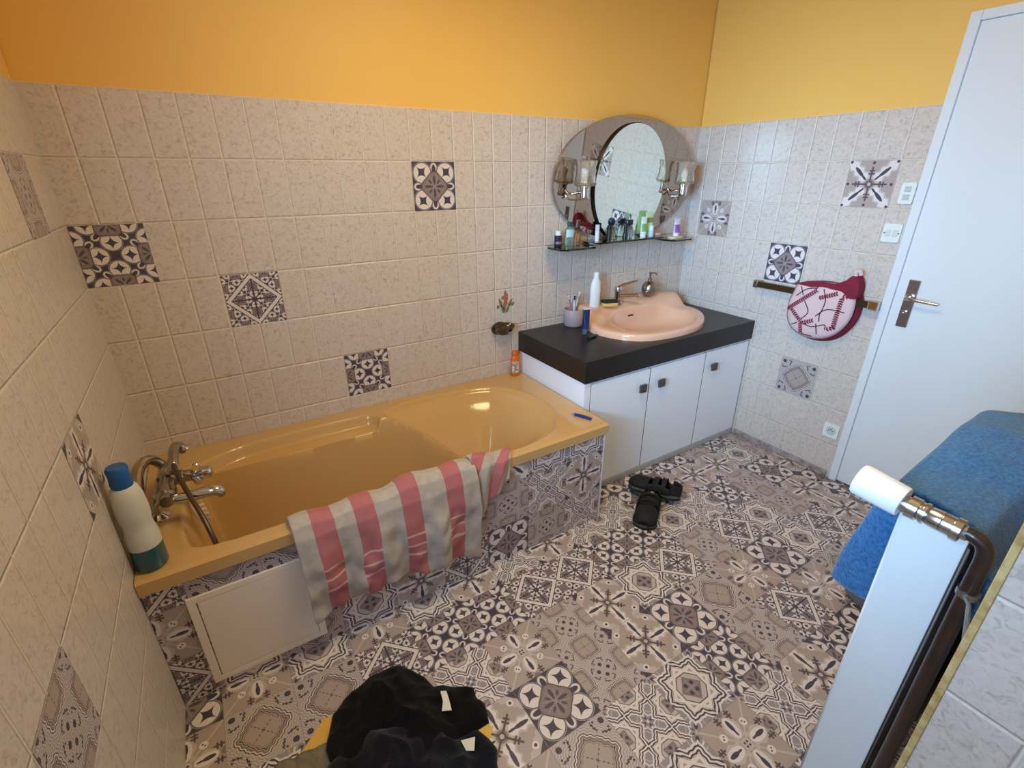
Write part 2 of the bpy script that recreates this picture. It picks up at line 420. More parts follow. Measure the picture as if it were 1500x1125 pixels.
# window in the left wall
w = struct(thing('window_1', 'white casement window frame in the left wall', 'window', (0, (WIN_Y0+WIN_Y1)/2, WIN_Z0))); del w['label']; del w['category']
bm = B()
for a, b in (((-.10, WIN_Y0, WIN_Z0), (-.04, WIN_Y0+.05, WIN_Z1)), ((-.10, WIN_Y1-.05, WIN_Z0), (-.04, WIN_Y1, WIN_Z1)), ((-.10, WIN_Y0, WIN_Z0), (-.04, WIN_Y1, WIN_Z0+.05)), ((-.10, WIN_Y0, WIN_Z1-.05), (-.04, WIN_Y1, WIN_Z1))):
    box(bm, a, b, .004)
obj('window_frame', bm, WHITEP, w)
bm = B(); box(bm, (-.10, (WIN_Y0+WIN_Y1)/2-.03, WIN_Z0+.05), (-.04, (WIN_Y0+WIN_Y1)/2+.03, WIN_Z1-.05), .004); obj('mullion', bm, WHITEP, w)
# door
dr = struct(thing('door_1', '', 'door', (RX, (DY0+DY1)/2, 0))); del dr['label']; del dr['category']
bm = B()
box(bm, (RX-.012, DY1-.034, 0), (RX+.10, DY1+.002, DZ), .003); box(bm, (RX-.012, DY0-.002, 0), (RX+.10, DY0+.034, DZ), .003); box(bm, (RX-.012, DY0+.0342, DZ-.034), (RX+.10, DY1-.0342, DZ), .003)
obj('door_frame', bm, DOORP, dr)
bm = B(); box(bm, (RX+.002, DY0+.0346, .008), (RX+.042, DY1-.0346, DZ-.0346), .0008); box(bm, (RX+.043, DY0+.03, 0), (RX+.09, DY1-.03, DZ-.03)); leaf = obj('door_leaf', bm, DOORP, dr)
hx = RX+.002
bm = B(); box(bm, (hx-.008, -1.288, .885), (hx+.001, -1.246, 1.098), .002); hp = obj('handle_plate', bm, mat('bronzed_chrome', (158, 148, 148), .28, metal=1), dr)
bm = B(); tube(bm, [(hx-.004, -1.266, 1.022), (hx-.04, -1.266, 1.022), (hx-.052, -1.275, 1.022), (hx-.054, -1.32, 1.02), (hx-.05, -1.385, 1.017)], lambda t: .010-.004*t, 12, 5)
lathe(bm, [(.016, 0), (.016, .014), (.012, .018)], (hx-.006, -1.266, 1.022), 20, (-1, 0, 0)); obj('lever', bm, CHROME, hp, True)
bm = B(); lathe(bm, [(.009, 0), (.009, .006), (.005, .007), (0.005, .003)], (hx-.007, -1.266, .955), 16, (-1, 0, 0)); obj('keyhole', bm, CHROME, hp, True)

# ------------------------------------------------------------------ patterned decals on the wall tiles
def decal(wallk, a, z, k, label):
    bm = B(); uv = bm.loops.layers.uv.new('UVMap'); s = .2
    if wallk == 'back': f = lambda u, v, d: (a+u*s, -d, z+v*s); org = (a+.1, 0, z)
    elif wallk == 'right': f = lambda u, v, d: (RX-d, a-u*s, z+v*s); org = (RX, a-.1, z)
    else: f = lambda u, v, d: (d, a+u*s, z+v*s); org = (0, a+.1, z)
    A = [bm.verts.new(f(u, v, .0012)) for u, v in ((0, 0), (1, 0), (1, 1), (0, 1))]; C = [bm.verts.new(f(u, v, -.001)) for u, v in ((0, 0), (1, 0), (1, 1), (0, 1))]
    fs = [bm.faces.new(A)]+[bm.faces.new((A[i], A[(i+1) % 4], C[(i+1) % 4], C[i])) for i in range(4)]
    for F in fs:
        for l in F.loops:
            i = (A.index(l.vert) if l.vert in A else C.index(l.vert)); l[uv].uv = ((0, 0), (1, 0), (1, 1), (0, 1))[i]
    return tag(obj('tile_decal', bm, pattern_mat(k), origin=org), label, 'tile sticker', 'patterned stickers on the wall tiles')
R_ = lambda k: HT-.2*k
decal('back', -.0+.001, R_(3), 'B', 'dark star patterned sticker tucked into the back left corner of the tiled wall')
decal('back', .388, R_(4), 'C', 'lattice patterned sticker with white diamond bars on the back wall')
decal('back', .791, R_(6), 'B', 'dark star patterned sticker just above the bathtub rim')
decal('back', 1.1845, R_(2), 'A', 'blue flower medallion sticker high on the back wall left of the mirror')
decal('right', -.088, R_(3), 'E', 'small spindle patterned sticker beside the right wall lamp, by the corner')
decal('right', -.572, R_(4), 'A', 'flower medallion sticker just above the dark towel bar')
decal('right', -.876, R_(2), 'J', 'snowflake patterned sticker beside the upper switch near the door')
decal('right', -.774, R_(7), 'G', 'pale wavy diamond sticker low on the wall above the socket')
decal('left', -.43, R_(2), 'F', 'topmost patterned sticker on the left wall')
decal('left', -.833, R_(5), 'D', 'dark patterned sticker on the left wall beside the blue capped bottle')
decal('left', -1.42, R_(6), 'F', 'lowest patterned sticker on the left wall nearest the camera')

# floral transfer and soap dish
FL = thing('flower_decal', 'small red and green flower transfer above the brown soap dish', 'tile sticker', (1.643, 0, .85))
def leafm(bm, x, z, a, l, w, y=-.0012):
    pts = []
    for k in range(14):
        t = 2*PI*k/14; px, pz = l/2*math.cos(t), w/2*math.sin(t)*(1-.3*math.cos(t)); pts.append((x+px*math.cos(a)-pz*math.sin(a), z+px*math.sin(a)+pz*math.cos(a)))
    prism(bm, pts, 'y', y, .0005)
bm = B()
for x, z, a, l in ((1.628, .885, 1.9, .05), (1.66, .885, 1.1, .05), (1.615, .92, 1.9, .05), (1.675, .915, 1.0, .04), (1.64, .905, 1.5, .06), (1.652, .94, 1.4, .04), (1.645, .965, 1.6, .035), (1.60, .90, 2.0, .02), (1.69, .905, .9, .025)): leafm(bm, x, z, a, l, .017)
tube(bm, [(1.643, -.0005, .855), (1.643, -.0005, .97)], .0012, 6); obj('leaves', bm, mat('leaf_green', (120, 118, 92), .5), FL)
bm = B()
for x, z in ((1.632, .945), (1.650, .955), (1.647, .93), (1.648, .912)): leafm(bm, x, z, .8, .024, .020, -.0018)
obj('petals', bm, mat('petal_red', (190, 92, 78), .5), FL)
sd = thing('soap_dish', 'dark brown ceramic soap dish mounted on the tiles above the tub', 'soap dish', (1.61, 0, .765))
bm = B()
def sdish(u, v):
    a = 2*PI*u; r = math.sin(PI*v/2)
    y = -.012-.085*math.cos(PI*v/2)*1 if False else 0
    return (0, 0, 0)
pr = [(.001, .030), (.03, .024), (.046, .020), (.056, .026), (.060, .034), (.056, .030), (.052, .012), (.040, -.006), (.02, -.016), (.001, -.018)]
lathe(bm, [(r, h) for r, h in pr], (1.612, -.036, .772), 26, (0, -.25, 1), sx=1.0, sy=.62)
obj('bowl', bm, mat('brown_ceramic', (46, 36, 26), .2, coat=.4, rgb2=(70, 50, 30), noise_scale=40), sd, True)
bm = B(); lathe(bm, [(.045, 0), (.043, .008), (.03, .012)], (1.605, .0, .783), 22, (0, -1, 0), sx=1.1, sy=.8); obj('wall_plate', bm, mat('brown_ceramic', (46, 36, 26)), sd, True)
bm = B(); lathe(bm, [(.004, 0), (.006, .004), (0, .006)], (1.615, -.085, .778), 12, (0, -1, .3)); obj('knob', bm, CHROME, sd, True)

# ------------------------------------------------------------------ bathtub
TZ, TX, TY = .517, 1.722, -.758
tb = thing('bathtub', 'ochre yellow acrylic bathtub with a sloped backrest end', 'bathtub', (TX/2, TY/2, .05))
def seg_sd(px, py, poly):
    d = 1e9; ins = False; n = len(poly)
    for i in range(n):
        x1, y1 = poly[i]; x2, y2 = poly[(i+1) % n]
        ex, ey = x2-x1, y2-y1; t = max(0, min(1, ((px-x1)*ex+(py-y1)*ey)/(ex*ex+ey*ey+1e-12)))
        d = min(d, (px-x1-t*ex)**2+(py-y1-t*ey)**2)
        if (y1 > py) != (y2 > py) and px < (x2-x1)*(py-y1)/(y2-y1)+x1: ins = not ins
    return math.sqrt(d)*(1 if ins else -1)
def closed(pts, n=4):
    P = [Vector((*p, 0)) for p in pts]; m = len(P); out = []
    for i in range(m):
        a, b, c, d = P[i-1], P[i], P[(i+1) % m], P[(i+2) % m]
        for k in range(n):
            t = k/n; q = .5*((2*b)+(c-a)*t+(2*a-5*b+4*c-d)*t*t+(3*b-a-3*c+d)*t**3); out.append((q.x, q.y))
    return out
LEG = closed([(.125, -.20), (.115, -.45), (.12, -.62), (.19, -.690), (.5, -.700), (.9, -.703), (1.2, -.700), (1.34, -.675), (1.37, -.60), (1.335, -.46), (1.24, -.33), (1.10, -.225), (.96, -.165), (.6, -.16), (.3, -.155), (.17, -.16)])
SHO = closed([(.90, -.12), (.97, -.075), (1.10, -.058), (1.25, -.066), (1.38, -.085), (1.50, -.14), (1.58, -.26), (1.605, -.42), (1.575, -.56), (1.50, -.655), (1.40, -.700), (1.25, -.715), (1.08, -.64), (1.0, -.42), (.93, -.22)])
LED = closed([(.20, -.14), (.17, -.17), (.25, -.22), (.6, -.22), (.83, -.22), (.875, -.17), (.87, -.115), (.80, -.082), (.55, -.078), (.32, -.09)])
def tubz(x, y):
    z = TZ
    d = seg_sd(x, y, SHO)
    if d > 0:
        # backrest: slopes gently from the right end
        slope = .36
        z = min(z, TZ-.36*smooth01((d+.004)/slope*.95)-.02*smooth01(d/.02))
    d = seg_sd(x, y, LED)
    if d > 0: z = min(z, TZ-.050*smooth01(d/.022))
    d = seg_sd(x, y, LEG)
    if d > 0: z = min(z, TZ-.405*smooth01((d+.002)/(.085+.07*smooth01((x-1.2)/.2))))
    return z
bm = B(); NX, NY = 240, 130
def tubf(u, v):
    x, y = u*(TX-.004)+.002, TY+v*(-TY-.002)
    z = tubz(x, y)
    e = min(y-TY, .02)
    return (x, y, z - (.006*(1-smooth01(e/.012)) if e < .012 else 0))
V = grid(bm, tubf, NX, NY)
# outer lip: front, right and the remaining sides
for row in ([V[i][0] for i in range(NX+1)], [V[NX][j] for j in range(NY+1)]):
    for a, b in zip(row, row[1:]):
        lows = [bm.verts.new((q.co.x, q.co.y, TZ-.047)) for q in (a, b)]
        bm.faces.new((a, b, lows[1], lows[0]))
bmesh.ops.remove_doubles(bm, verts=bm.verts, dist=2e-5)
shell = obj('tub_shell', bm, TUB, tb, 60)
bm = B(); lathe(bm, [(.0, .004), (.024, .004), (.03, .0), (.03, -.004)], (.36, -.42, .1215), 24); obj('drain', bm, CHROME, tb, True)
# panel under the tub with the floor pattern running up it
ap = thing('tub_surround', 'patterned floor covering cladding the front of the bathtub', 'tub surround', (TX/2, -.745, 0))
PROW = [dict(zip(range(0, 10), 'CHGHDCAFIG')), dict(zip(range(0, 10), 'EGGIHEFIDI')), dict(zip(range(0, 10), 'CGGABDJHHI'))]
bm = B(); uv = bm.loops.layers.uv.new('UVMap')
PK = 'ABCDEFGHIJ'
for r in range(3):
    zc = .085+.2*r; z0, z1 = max(0.0, zc-.1), min(.470, zc+.1)
    for xi in range(0, 10):
        xc = .2*xi; x0, x1 = max(.001, xc-.1), min(1.712, xc+.1)
        if x1 <= x0 or z1 <= z0: continue
        f = bm.faces.new([bm.verts.new((x, -.745, z)) for x, z in ((x0, z0), (x1, z0), (x1, z1), (x0, z1))]); f.material_index = PK.index(PROW[r][xi])
        for l in f.loops: l[uv].uv = ((l.vert.co.x-xc)/.2+.5, (l.vert.co.z-zc)/.2+.5)
bmesh.ops.remove_doubles(bm, verts=bm.verts, dist=1e-4)
g = bmesh.ops.extrude_face_region(bm, geom=list(bm.faces)); bmesh.ops.translate(bm, verts=[e for e in g['geom'] if isinstance(e, bmesh.types.BMVert)], vec=(0, .02, 0))
obj('front_cladding', bm, [pattern_mat(k) for k in PK], ap)
bm = B(); uv = bm.loops.layers.uv.new('UVMap'); box(bm, (1.692, -.725, 0), (1.712, -.580, .470))
for f in bm.faces:
    for l in f.loops: l[uv].uv = (l.vert.co.y*5, l.vert.co.z*5)
obj('end_cladding', bm, pattern_mat('H'), ap)
bm = B(); box(bm, (1.708, -.748, 0), (1.715, -.741, .470), .002); obj('corner_strip', bm, mat('pale_strip', (214, 208, 200), .4), ap)
hp = thing('access_hatch', 'white plastic inspection hatch low on the bath panel', 'hatch', (.265, -.745, .04))
bm = B(); a, b, c, d = .092, .440, .042, .400
for q in (((a, -.752, c), (a+.022, -.744, d)), ((b-.022, -.752, c), (b, -.744, d)), ((a+.02, -.752, c), (b-.02, -.744, c+.022)), ((a+.02, -.752, d-.022), (b-.02, -.744, d))): box(bm, q[0], q[1], .0015)
HW = mat('hatch_plastic', (240, 226, 212), .4)
obj('hatch_frame', bm, HW, hp)
bm = B(); box(bm, (a+.025, -.7515, c+.024), (b-.024, -.7452, d-.0235), .0015); obj('hatch_door', bm, HW, hp)

# bath mixer
mx = thing('bath_mixer', 'worn chrome bath mixer tap on the left ledge of the tub', 'tap', (.05, -.42, TZ))
bm = B(); lathe(bm, [(.0, -.122), (.019, -.122), (.021, -.10), (.029, -.095), (.029, -.06), (.024, -.055), (.024, .015), (.030, .02), (.031, .075), (.025, .08), (.025, .11), (0, .112)], (.095, -.42, .615), 16, (0, 1, 0))
box(bm, (.078, -.405, .598), (.125, -.345, .648), .006); obj('mixer_body', bm, OLDCHROME, mx, True)
for y0, nm in ((-.475, 'pillar'), (-.335, 'pillar')):
    bm = B()
    tube(bm, [(.052, y0+.02, TZ), (.052, y0+.02, TZ+.03), (.06, y0+.012, TZ+.065), (.08, y0+.005, .60)], .0115, 14, 5)
    lathe(bm, [(.030, 0), (.029, .005), (.018, .012), (.014, .016)], (.052, y0+.02, TZ), 24)
    obj(nm, bm, CHROME, mx, True)
bm = B(); tube(bm, [(.020, -.480, .590), (.018, -.455, .608), (.017, -.415, .632), (.023, -.372, .656), (.042, -.335, .668), (.064, -.316, .654), (.080, -.312, .628)], lambda t: .0195-.004*t, 16, 6)
tube(bm, [(.001, -.482, .588), (.014, -.482, .588), (.03, -.482, .588)], lambda t: .026-.006*t, 18, 2); obj('wall_union', bm, OLDCHROME, mx, True)
bm = B(); tube(bm, [(.095, -.515, .606), (.15, -.522, .602), (.21, -.53, .606), (.232, -.533, .600), (.238, -.534, .582)], lambda t: .014+.004*math.sin(t*PI), 16, 5); obj('spout', bm, CHROME, mx, True)
bm = B(); lathe(bm, [(.024, 0), (.024, .03), (.020, .034), (.020, .055)], (.11, -.405, .618), 22, (1, -.18, 0)); obj('valve_stem', bm, OLDCHROME, mx, True)
bm = B()
for k in range(4):
    a = 2*PI*k/4+.5; tube(bm, [(.166, -.415, .618), (.174, -.416+.022*math.cos(a), .618+.022*math.sin(a)), (.180, -.417+.036*math.cos(a), .618+.036*math.sin(a))], lambda t: .0095+.003*t, 10, 3)
lathe(bm, [(.0, 0), (.022, .0), (.0225, .008), (.018, .012), (.021, .020), (.022, .052), (.018, .056), (0, .057)], (.166, -.415, .618), 12, (1, -.18, 0)); obj('cross_knob', bm, CHROME, mx, True)
bm = B(); tube(bm, [(.105, -.405, .640), (.120, -.400, .662), (.124, -.36, .674), (.126, -.315, .678), (.133, -.286, .672), (.147, -.280, .654)], lambda t: .0155+.003*smooth01(t*2-1), 14, 5)
lathe(bm, [(.015, 0), (.018, .006), (.012, .010)], (.145, -.281, .657), 18, (.6, .3, -.8)); obj('hand_shower', bm, OLDCHROME, mx, True)
bm = B(); tube(bm, [(.121, -.395, .668), (.130, -.45, .660), (.152, -.53, .622), (.178, -.61, .575), (.195, -.665, .52), (.200, -.668, .45), (.21, -.62, .30), (.26, -.5, .14), (.40, -.42, .13)], .0075, 10, 8); obj('hose', bm, mat('hose_metal', (98, 86, 74), .35, metal=.8, noise_amt=.3, noise_scale=300), mx, True)
# small hair brush lying in the tub below the tap
cb = thing('comb', 'small cream comb lying on the tub slope below the mixer tap', 'comb', (.145, -.45, .50))
bm = B(); tube(bm, [(.131, -.385, .515), (.142, -.44, .505), (.158, -.51, .495)], .006, 8, 3)
for k in range(5):
    t = k/4; box(bm, (.138+.022*t, -.398-.10*t-.007, .494-.014*t), (.166+.022*t, -.398-.10*t+.007, .506-.014*t), .001)
obj('comb_body', bm, mat('cream_plastic', (220, 200, 170), .4), cb)

# white cleaner bottle with blue cap
bt = thing('cleaner_bottle', 'tall white plastic bottle with blue cap on the tub corner', 'bottle', (.043, -.69, TZ))
bc = (.043, -.69, TZ)
bm = B(); lathe(bm, [(.0, .001), (.036, .001), (.040, .008), (.040, .075)], bc, 28); obj('bottle_base', bm, mat('teal_liquid', (38, 92, 104), .25, coat=.3), bt, True)
bm = B(); lathe(bm, [(.040, .0752), (.040, .11), (.0365, .13), (.034, .15), (.037, .165), (.0385, .19), (.036, .235), (.030, .262), (.022, .27)], bc, 28); obj('bottle_body', bm, mat('milky_plastic', (206, 206, 198), .35), bt, True)
bm = B(); lathe(bm, [(.024, .268), (.0255, .28), (.0235, .30), (.025, .322), (.021, .328), (0, .328)], bc, 24); obj('cap', bm, mat('blue_cap', (30, 92, 160), .35), bt, True)
# orange bottle, blue razor
ob = thing('shower_gel_bottle', 'orange shower gel bottle in the far corner of the tub rim', 'bottle', (1.672, -.055, TZ))
bm = B(); lathe(bm, [(0, .001), (.024, .001), (.027, .006), (.027, .105), (.022, .115), (.020, .118)], (1.672, -.055, TZ), 24, sx=1, sy=.7); obj('bottle_body', bm, mat('orange_plastic', (214, 108, 28), .3), ob, True)
bm = B(); lathe(bm, [(.021, .118), (.021, .138), (.017, .142), (0, .142)], (1.672, -.055, TZ), 22, sx=1, sy=.75); obj('cap', bm, mat('orange_cap', (206, 96, 22), .35), ob, True)
bm = B(); grid(bm, lambda u, v: (1.672+.0275*math.cos(-2.75+u*1.6), -.055+.0195*math.sin(-2.75+u*1.6), TZ+.02+.068*v), 10, 1); lb = obj('label', bm, mat('bottle_label', (228, 222, 206), .5, rgb2=(40, 50, 46), noise_scale=70), ob); lb['label'] = 'white and dark printed label'
rz = thing('razor', 'blue disposable razor handle lying on the right tub rim', 'razor', (1.655, -.65, TZ))
bm = B(); tube(bm, [(1.640, -.612, TZ+.007), (1.655, -.645, TZ+.008), (1.668, -.675, TZ+.007), (1.674, -.690, TZ+.007)], lambda t: .0062+.001*math.sin(t*PI), 10, 4); obj('handle', bm, mat('navy_plastic', (22, 50, 122), .3), rz, True)
bm = B(); box(bm, (1.632, -.618, TZ+.001), (1.646, -.604, TZ+.012), .002); obj('tip', bm, mat('pale_blue', (120, 150, 170), .35), rz)

# striped towel over the tub rim
def stripe_mat():
    m = bpy.data.materials.new('striped_terry'); m.use_nodes = True; t = m.node_tree; b = t.nodes['Principled BSDF']
    uv = t.nodes.new('ShaderNodeUVMap'); uv.uv_map = 'UVMap'; sp = t.nodes.new('ShaderNodeSeparateXYZ'); t.links.new(uv.outputs[0], sp.inputs[0])
    u, v = E(t, sp.outputs[0]), E(t, sp.outputs[1])
    n = t.nodes.new('ShaderNodeTexNoise'); n.inputs['Scale'].default_value = 45; n.inputs['Detail'].default_value = 5
    tc = t.nodes.new('ShaderNodeTexCoord'); t.links.new(tc.outputs['Object'], n.inputs['Vector'])
    L = Lay(t, (198, 187, 176)); L.put(E(t, n.outputs['Fac'])*.9, (160, 148, 138))
    st = None
    for a, w in ((.142, .052), (.345, .052), (.588, .052), (.845, .052), (1.07, .05)):
        k = (u-a).abs().lt(w); st = k if st is None else st.mx(k)
    P = Lay(t, (178, 104, 108)); P.put(E(t, n.outputs['Fac'])*.6, (190, 128, 124))
    L.put(st, P.c)
    bands = ((v-.80).abs().lt(.005)).mx((v-.855).abs().lt(.005)).mx((v-.90).abs().lt(.005))
    L.put(bands*st*.75, (216, 190, 180))
    t.links.new(L.c, b.inputs['Base Color']); b.inputs['Roughness'].default_value = .95; b.inputs['Specular IOR Level'].default_value = .1
    n2 = t.nodes.new('ShaderNodeTexNoise'); n2.inputs['Scale'].default_value = 420; t.links.new(tc.outputs['Object'], n2.inputs['Vector'])
    bp = t.nodes.new('ShaderNodeBump'); bp.inputs['Strength'].default_value = .5; bp.inputs['Distance'].default_value = .003
    t.links.new(n2.outputs['Fac'], bp.inputs['Height']); t.links.new(bp.outputs[0], b.inputs['Normal'])
    return m
STRIPE = stripe_mat()
tw = thing('striped_towel', 'pink and cream striped towel hanging over the front tub rim', 'towel', (.72, -.758, TZ))
def towel(u, v):
    # u along the rim, v from the inside edge over the rim to the hanging hem
    zb = .165+.03*math.sin(u*PI*1.1)-.035*u
    x = .398+.650*u+ .012*(v-.2)*(1-u)
    bump_ = (.006+.018*smooth01((u-.45)/.16)*(1-.45*smooth01((u-.72)/.15))+.006*math.sin(u*23))
    path = [(-.660, .455), (-.682, .500), (-.705, TZ+.012+bump_), (-.735, TZ+.016+bump_), (-.765, TZ+.006+bump_*.5), (-.783, TZ-.03), (-.786, .40), (-.784, .30), (-.778, zb)]
    s = v*(len(path)-1); i = min(int(s), len(path)-2); f = s-i
    # keep v proportional to length on the outside
    y = path[i][0]*(1-f)+path[i+1][0]*f; z = path[i][1]*(1-f)+path[i+1][1]*f
    hang = smooth01((TZ-z)/.2) if v > .5 else 0
    y -= (.011*math.sin(u*19+.6)+.006*math.sin(u*41+z*9)+.020*nz(u*6, z*9)+.012*nz(u*16, z*20)+.012)*hang
    z += .006*math.sin(u*17)*hang
    x += .010*hang*nz(u*4, z*6, 3)
    return (x, y, z)
bm = B(); grid(bm, towel, 90, 64); o = obj('towel_body', bm, STRIPE, tw, 180); solidify(o, .007, 0); subsurf(o, 1)
def towel2(u, v):
    x = 1.035+.205*u-.05*v*u
    zb = .27+.16*u**.8
    bump_ = .012+.014*math.sin(u*5+1)
    path = [(-.665, .47), (-.690, TZ), (-.712, TZ+.012+bump_), (-.745, TZ+.014+bump_), (-.770, TZ), (-.776, TZ-.05), (-.775, zb)]
    s = v*(len(path)-1); i = min(int(s), len(path)-2); f = s-i
    y = path[i][0]*(1-f)+path[i+1][0]*f; z = path[i][1]*(1-f)+path[i+1][1]*f
    y -= .008*math.sin(u*14+v*5)*smooth01((v-.3)*2)
    return (x, y+.004, z)
bm = B(); V2 = grid(bm, towel2, 30, 40)
uvl = bm.loops.layers.uv['UVMap']
for f in bm.faces:
    for l in f.loops: a, b_ = l[uvl].uv; l[uvl].uv = (.80+.33*a+.27*(b_-.55), b_*.6)
o = obj('folded_end', bm, STRIPE, tw, 180); solidify(o, .007, 0); subsurf(o, 1)

# ------------------------------------------------------------------ washstand
CX0, CX1, CY, CZ0, CZ1 = 1.726, 3.002, -.574, .638, .746
vn = thing('vanity_cabinet', 'white three door cabinet under the black washstand top', 'cabinet', (2.36, -.29, 0))
bm = B(); box(bm, (1.7705, -.520, .034), (2.994, -.004, .636), .001); obj('carcass', bm, mat('carcass_gap_shade', (58, 56, 58), .8), vn)  # carcass coloured dark to stand in for shade behind the door gaps
bm = B(); box(bm, (1.732, -.566, .034), (1.7695, -.004, .637), .001); obj('side_panel', bm, WHITEP, vn)
bm = B(); box(bm, (1.7705, -.562, .6265), (3.0, -.5205, .636), .001); obj('top_rail', bm, WHITEP, vn)
bm = B(); box(bm, (1.74, -.540, .001), (2.998, -.05, .032)); box(bm, (1.716, -.568, .001), (2.998, -.552, .032), .003); obj('plinth', bm, mat('grey_plinth', (176, 174, 174), .5), vn)
KNOB = mat('pewter', (104, 98, 100), .35, metal=.8)
for x0, x1, kx in ((1.7725, 2.168, 2.109), (2.1725, 2.6035, 2.245), (2.608, 2.995, 2.674)):
    bm = B(); box(bm, (x0, -.566, .036), (x1, -.550, .621), .001); box(bm, (x0-.0021, -.5498, .036), (x1+.0021, -.5485, .621)); bm.faces.ensure_lookup_table()
    for f in bm.faces:
        if f.calc_center_median().y > -.550: f.material_index = 1
        elif abs(f.normal.x) > .9 or abs(f.calc_center_median().x-(x0+x1)/2) > (x1-x0)/2-.0003: f.material_index = 1
    d_ = obj('cabinet_door', bm, [WHITEP, mat('door_edge_shade', (96, 92, 92), .6)], vn)  # edges of the white doors and a backing strip darkened as gap shade
    bm = B(); box(bm, (kx-.008, -.578, .522), (kx+.008, -.566, .538)); box(bm, (kx-.021, -.592, .508), (kx+.021, -.578, .552), .003); obj('door_knob', bm, KNOB, d_)
ct = thing('washstand_top', 'thick black wood grain worktop around the peach basin', 'worktop', (2.36, -.29, CZ0))
BO = closed([(2.13, -.03), (2.09, -.12), (2.045, -.24), (2.06, -.35), (2.12, -.455), (2.22, -.515), (2.42, -.538), (2.60, -.508), (2.73, -.43), (2.82, -.33), (2.85, -.23), (2.83, -.12), (2.76, -.03), (2.45, -.012)], 5)
bm = B()
HOLE = [(2.46+(x-2.46)*.95, -.28+(y+.28)*.93) for x, y in BO]
def ringv(pts, z): return [bm.verts.new((x, y, z)) for x, y in pts]
REC = [(CX0, CY), (CX1, CY), (CX1, -.001), (CX0, -.001)]
for z in (CZ0, CZ1):
    a_, b_ = ringv(REC, z), ringv(HOLE, z)
    es = [bm.edges.new((q[i], q[(i+1) % len(q)])) for q in (a_, b_) for i in range(len(q))]
    bmesh.ops.triangle_fill(bm, edges=es, use_beauty=True)
bm.verts.ensure_lookup_table(); N_ = 4+len(HOLE); vs = list(bm.verts)
for st, n_ in ((0, 4), (4, len(HOLE))):
    for i in range(n_): bm.faces.new((vs[st+i], vs[st+(i+1) % n_], vs[N_+st+(i+1) % n_], vs[N_+st+i]))
obj('top_slab', bm, BLACKW, ct)
bs = thing('washbasin', 'peach ceramic washbasin set into the black worktop', 'basin', (2.45, -.28, CZ1))
HO = closed([(2.27, -.15), (2.20, -.25), (2.19, -.36), (2.27, -.44), (2.42, -.475), (2.58, -.455), (2.70, -.39), (2.755, -.29), (2.74, -.20), (2.66, -.145), (2.45, -.13)], 6)
cx, cy = 2.46, -.30
def ray_hit(poly, a):
    dx, dy = math.cos(a), math.sin(a); best = 0
    for i in range(len(poly)):
        x1, y1 = poly[i]; x2, y2 = poly[(i+1) % len(poly)]
        ex, ey = x2-x1, y2-y1; den = dx*ey-dy*ex
        if abs(den) < 1e-9: continue
        t = ((x1-cx)*ey-(y1-cy)*ex)/den; s = ((x1-cx)*dy-(y1-cy)*dx)/den
        if t > 0 and -1e-6 <= s <= 1+1e-6: best = max(best, t)
    return best
bm = B(); NA = 120
prof = [(0, 0), (.2, 0), (.4, 0), (.55, 0), (.7, 0), (.8, 0), (.88, 0), (.94, 0), (.98, 0), (1, 0)]
rings = []
for k in range(NA):
    a = 2*PI*k/NA; ro, rh = ray_hit(BO, a), ray_hit(HO, a); ring = []
    def lift(x, y): return .072*smooth01((y+.20)/.085)
    pts = []
    for s in (1.0, 1.0, .985, .95): pts.append((ro*s,))
    def P(r, z):
        x, y = cx+r*math.cos(a), cy+r*math.sin(a); return Vector((x, y, z))
    top = CZ1+.034
    ring = [P(ro, CZ1-.002), P(ro*1.0, top-.012+lift(cx+ro*math.cos(a), cy+ro*math.sin(a))), P(ro-.004, top-.004+lift(cx+ro*math.cos(a), cy+ro*math.sin(a))), P(ro-.012, top+lift(cx+ro*math.cos(a), cy+ro*math.sin(a)))]
    for s in (.35, .7):
        r = ro-.012+(rh+.012-ro+.012)*s; ring.append(P(r, top+lift(cx+r*math.cos(a), cy+r*math.sin(a))*(1-.3*s)-.004*s))
    lh = lift(cx+rh*math.cos(a), cy+rh*math.sin(a))*.6
    ring += [P(rh+.010, top+lh-.004), P(rh, top+lh-.010), P(rh*.97, top+lh-.022)]
    for s, dz in ((.90, .050), (.80, .078), (.66, .098), (.5, .110), (.35, .117), (.2, .121), (.08, .123)): ring.append(P(rh*s, top-dz+lh*max(0, s-.7)))
    rings.append([bm.verts.new(p) for p in ring])
n = len(rings[0])
for k in range(NA):
    for j in range(n-1): bm.faces.new((rings[k][j], rings[(k+1) % NA][j], rings[(k+1) % NA][j+1], rings[k][j+1]))
bm.faces.new([rings[k][-1] for k in range(NA)])
for v in bm.verts: v.co.y = min(v.co.y, -.002)
obj('bowl', bm, PEACH, bs, 70)
bm = B(); lathe(bm, [(0, .003), (.018, .003), (.023, 0), (.023, -.004)], (2.46, -.30, CZ1-.088), 20); obj('drain', bm, CHROME, bs, True)
bm = B(); prism(bm, rrect(2.40, .0, 2.44, .008, .0035), 'y', -.004, .001); bmesh.ops.rotate(bm, verts=bm.verts, cent=(2.42, 0, 0), matrix=Matrix.Rotation(.35, 3, 'X')); bmesh.ops.translate(bm, verts=bm.verts, vec=(-.02, -.166, CZ1+.025)); obj('overflow_slot', bm, mat('dark_slot', (30, 24, 22), .6), bs)
DK = CZ1+.034+.069
tp = thing('basin_tap', 'chrome single lever mixer tap on the peach basin', 'tap', (2.365, -.088, DK))
t0 = Vector((2.365, -.088, DK))
bm = B(); lathe(bm, [(.026, -.012), (.026, .004), (.021, .008), (.0195, .05), (.022, .056), (.0225, .074), (.018, .085), (0, .087)], t0, 22); obj('tap_body', bm, CHROME, tp, True)
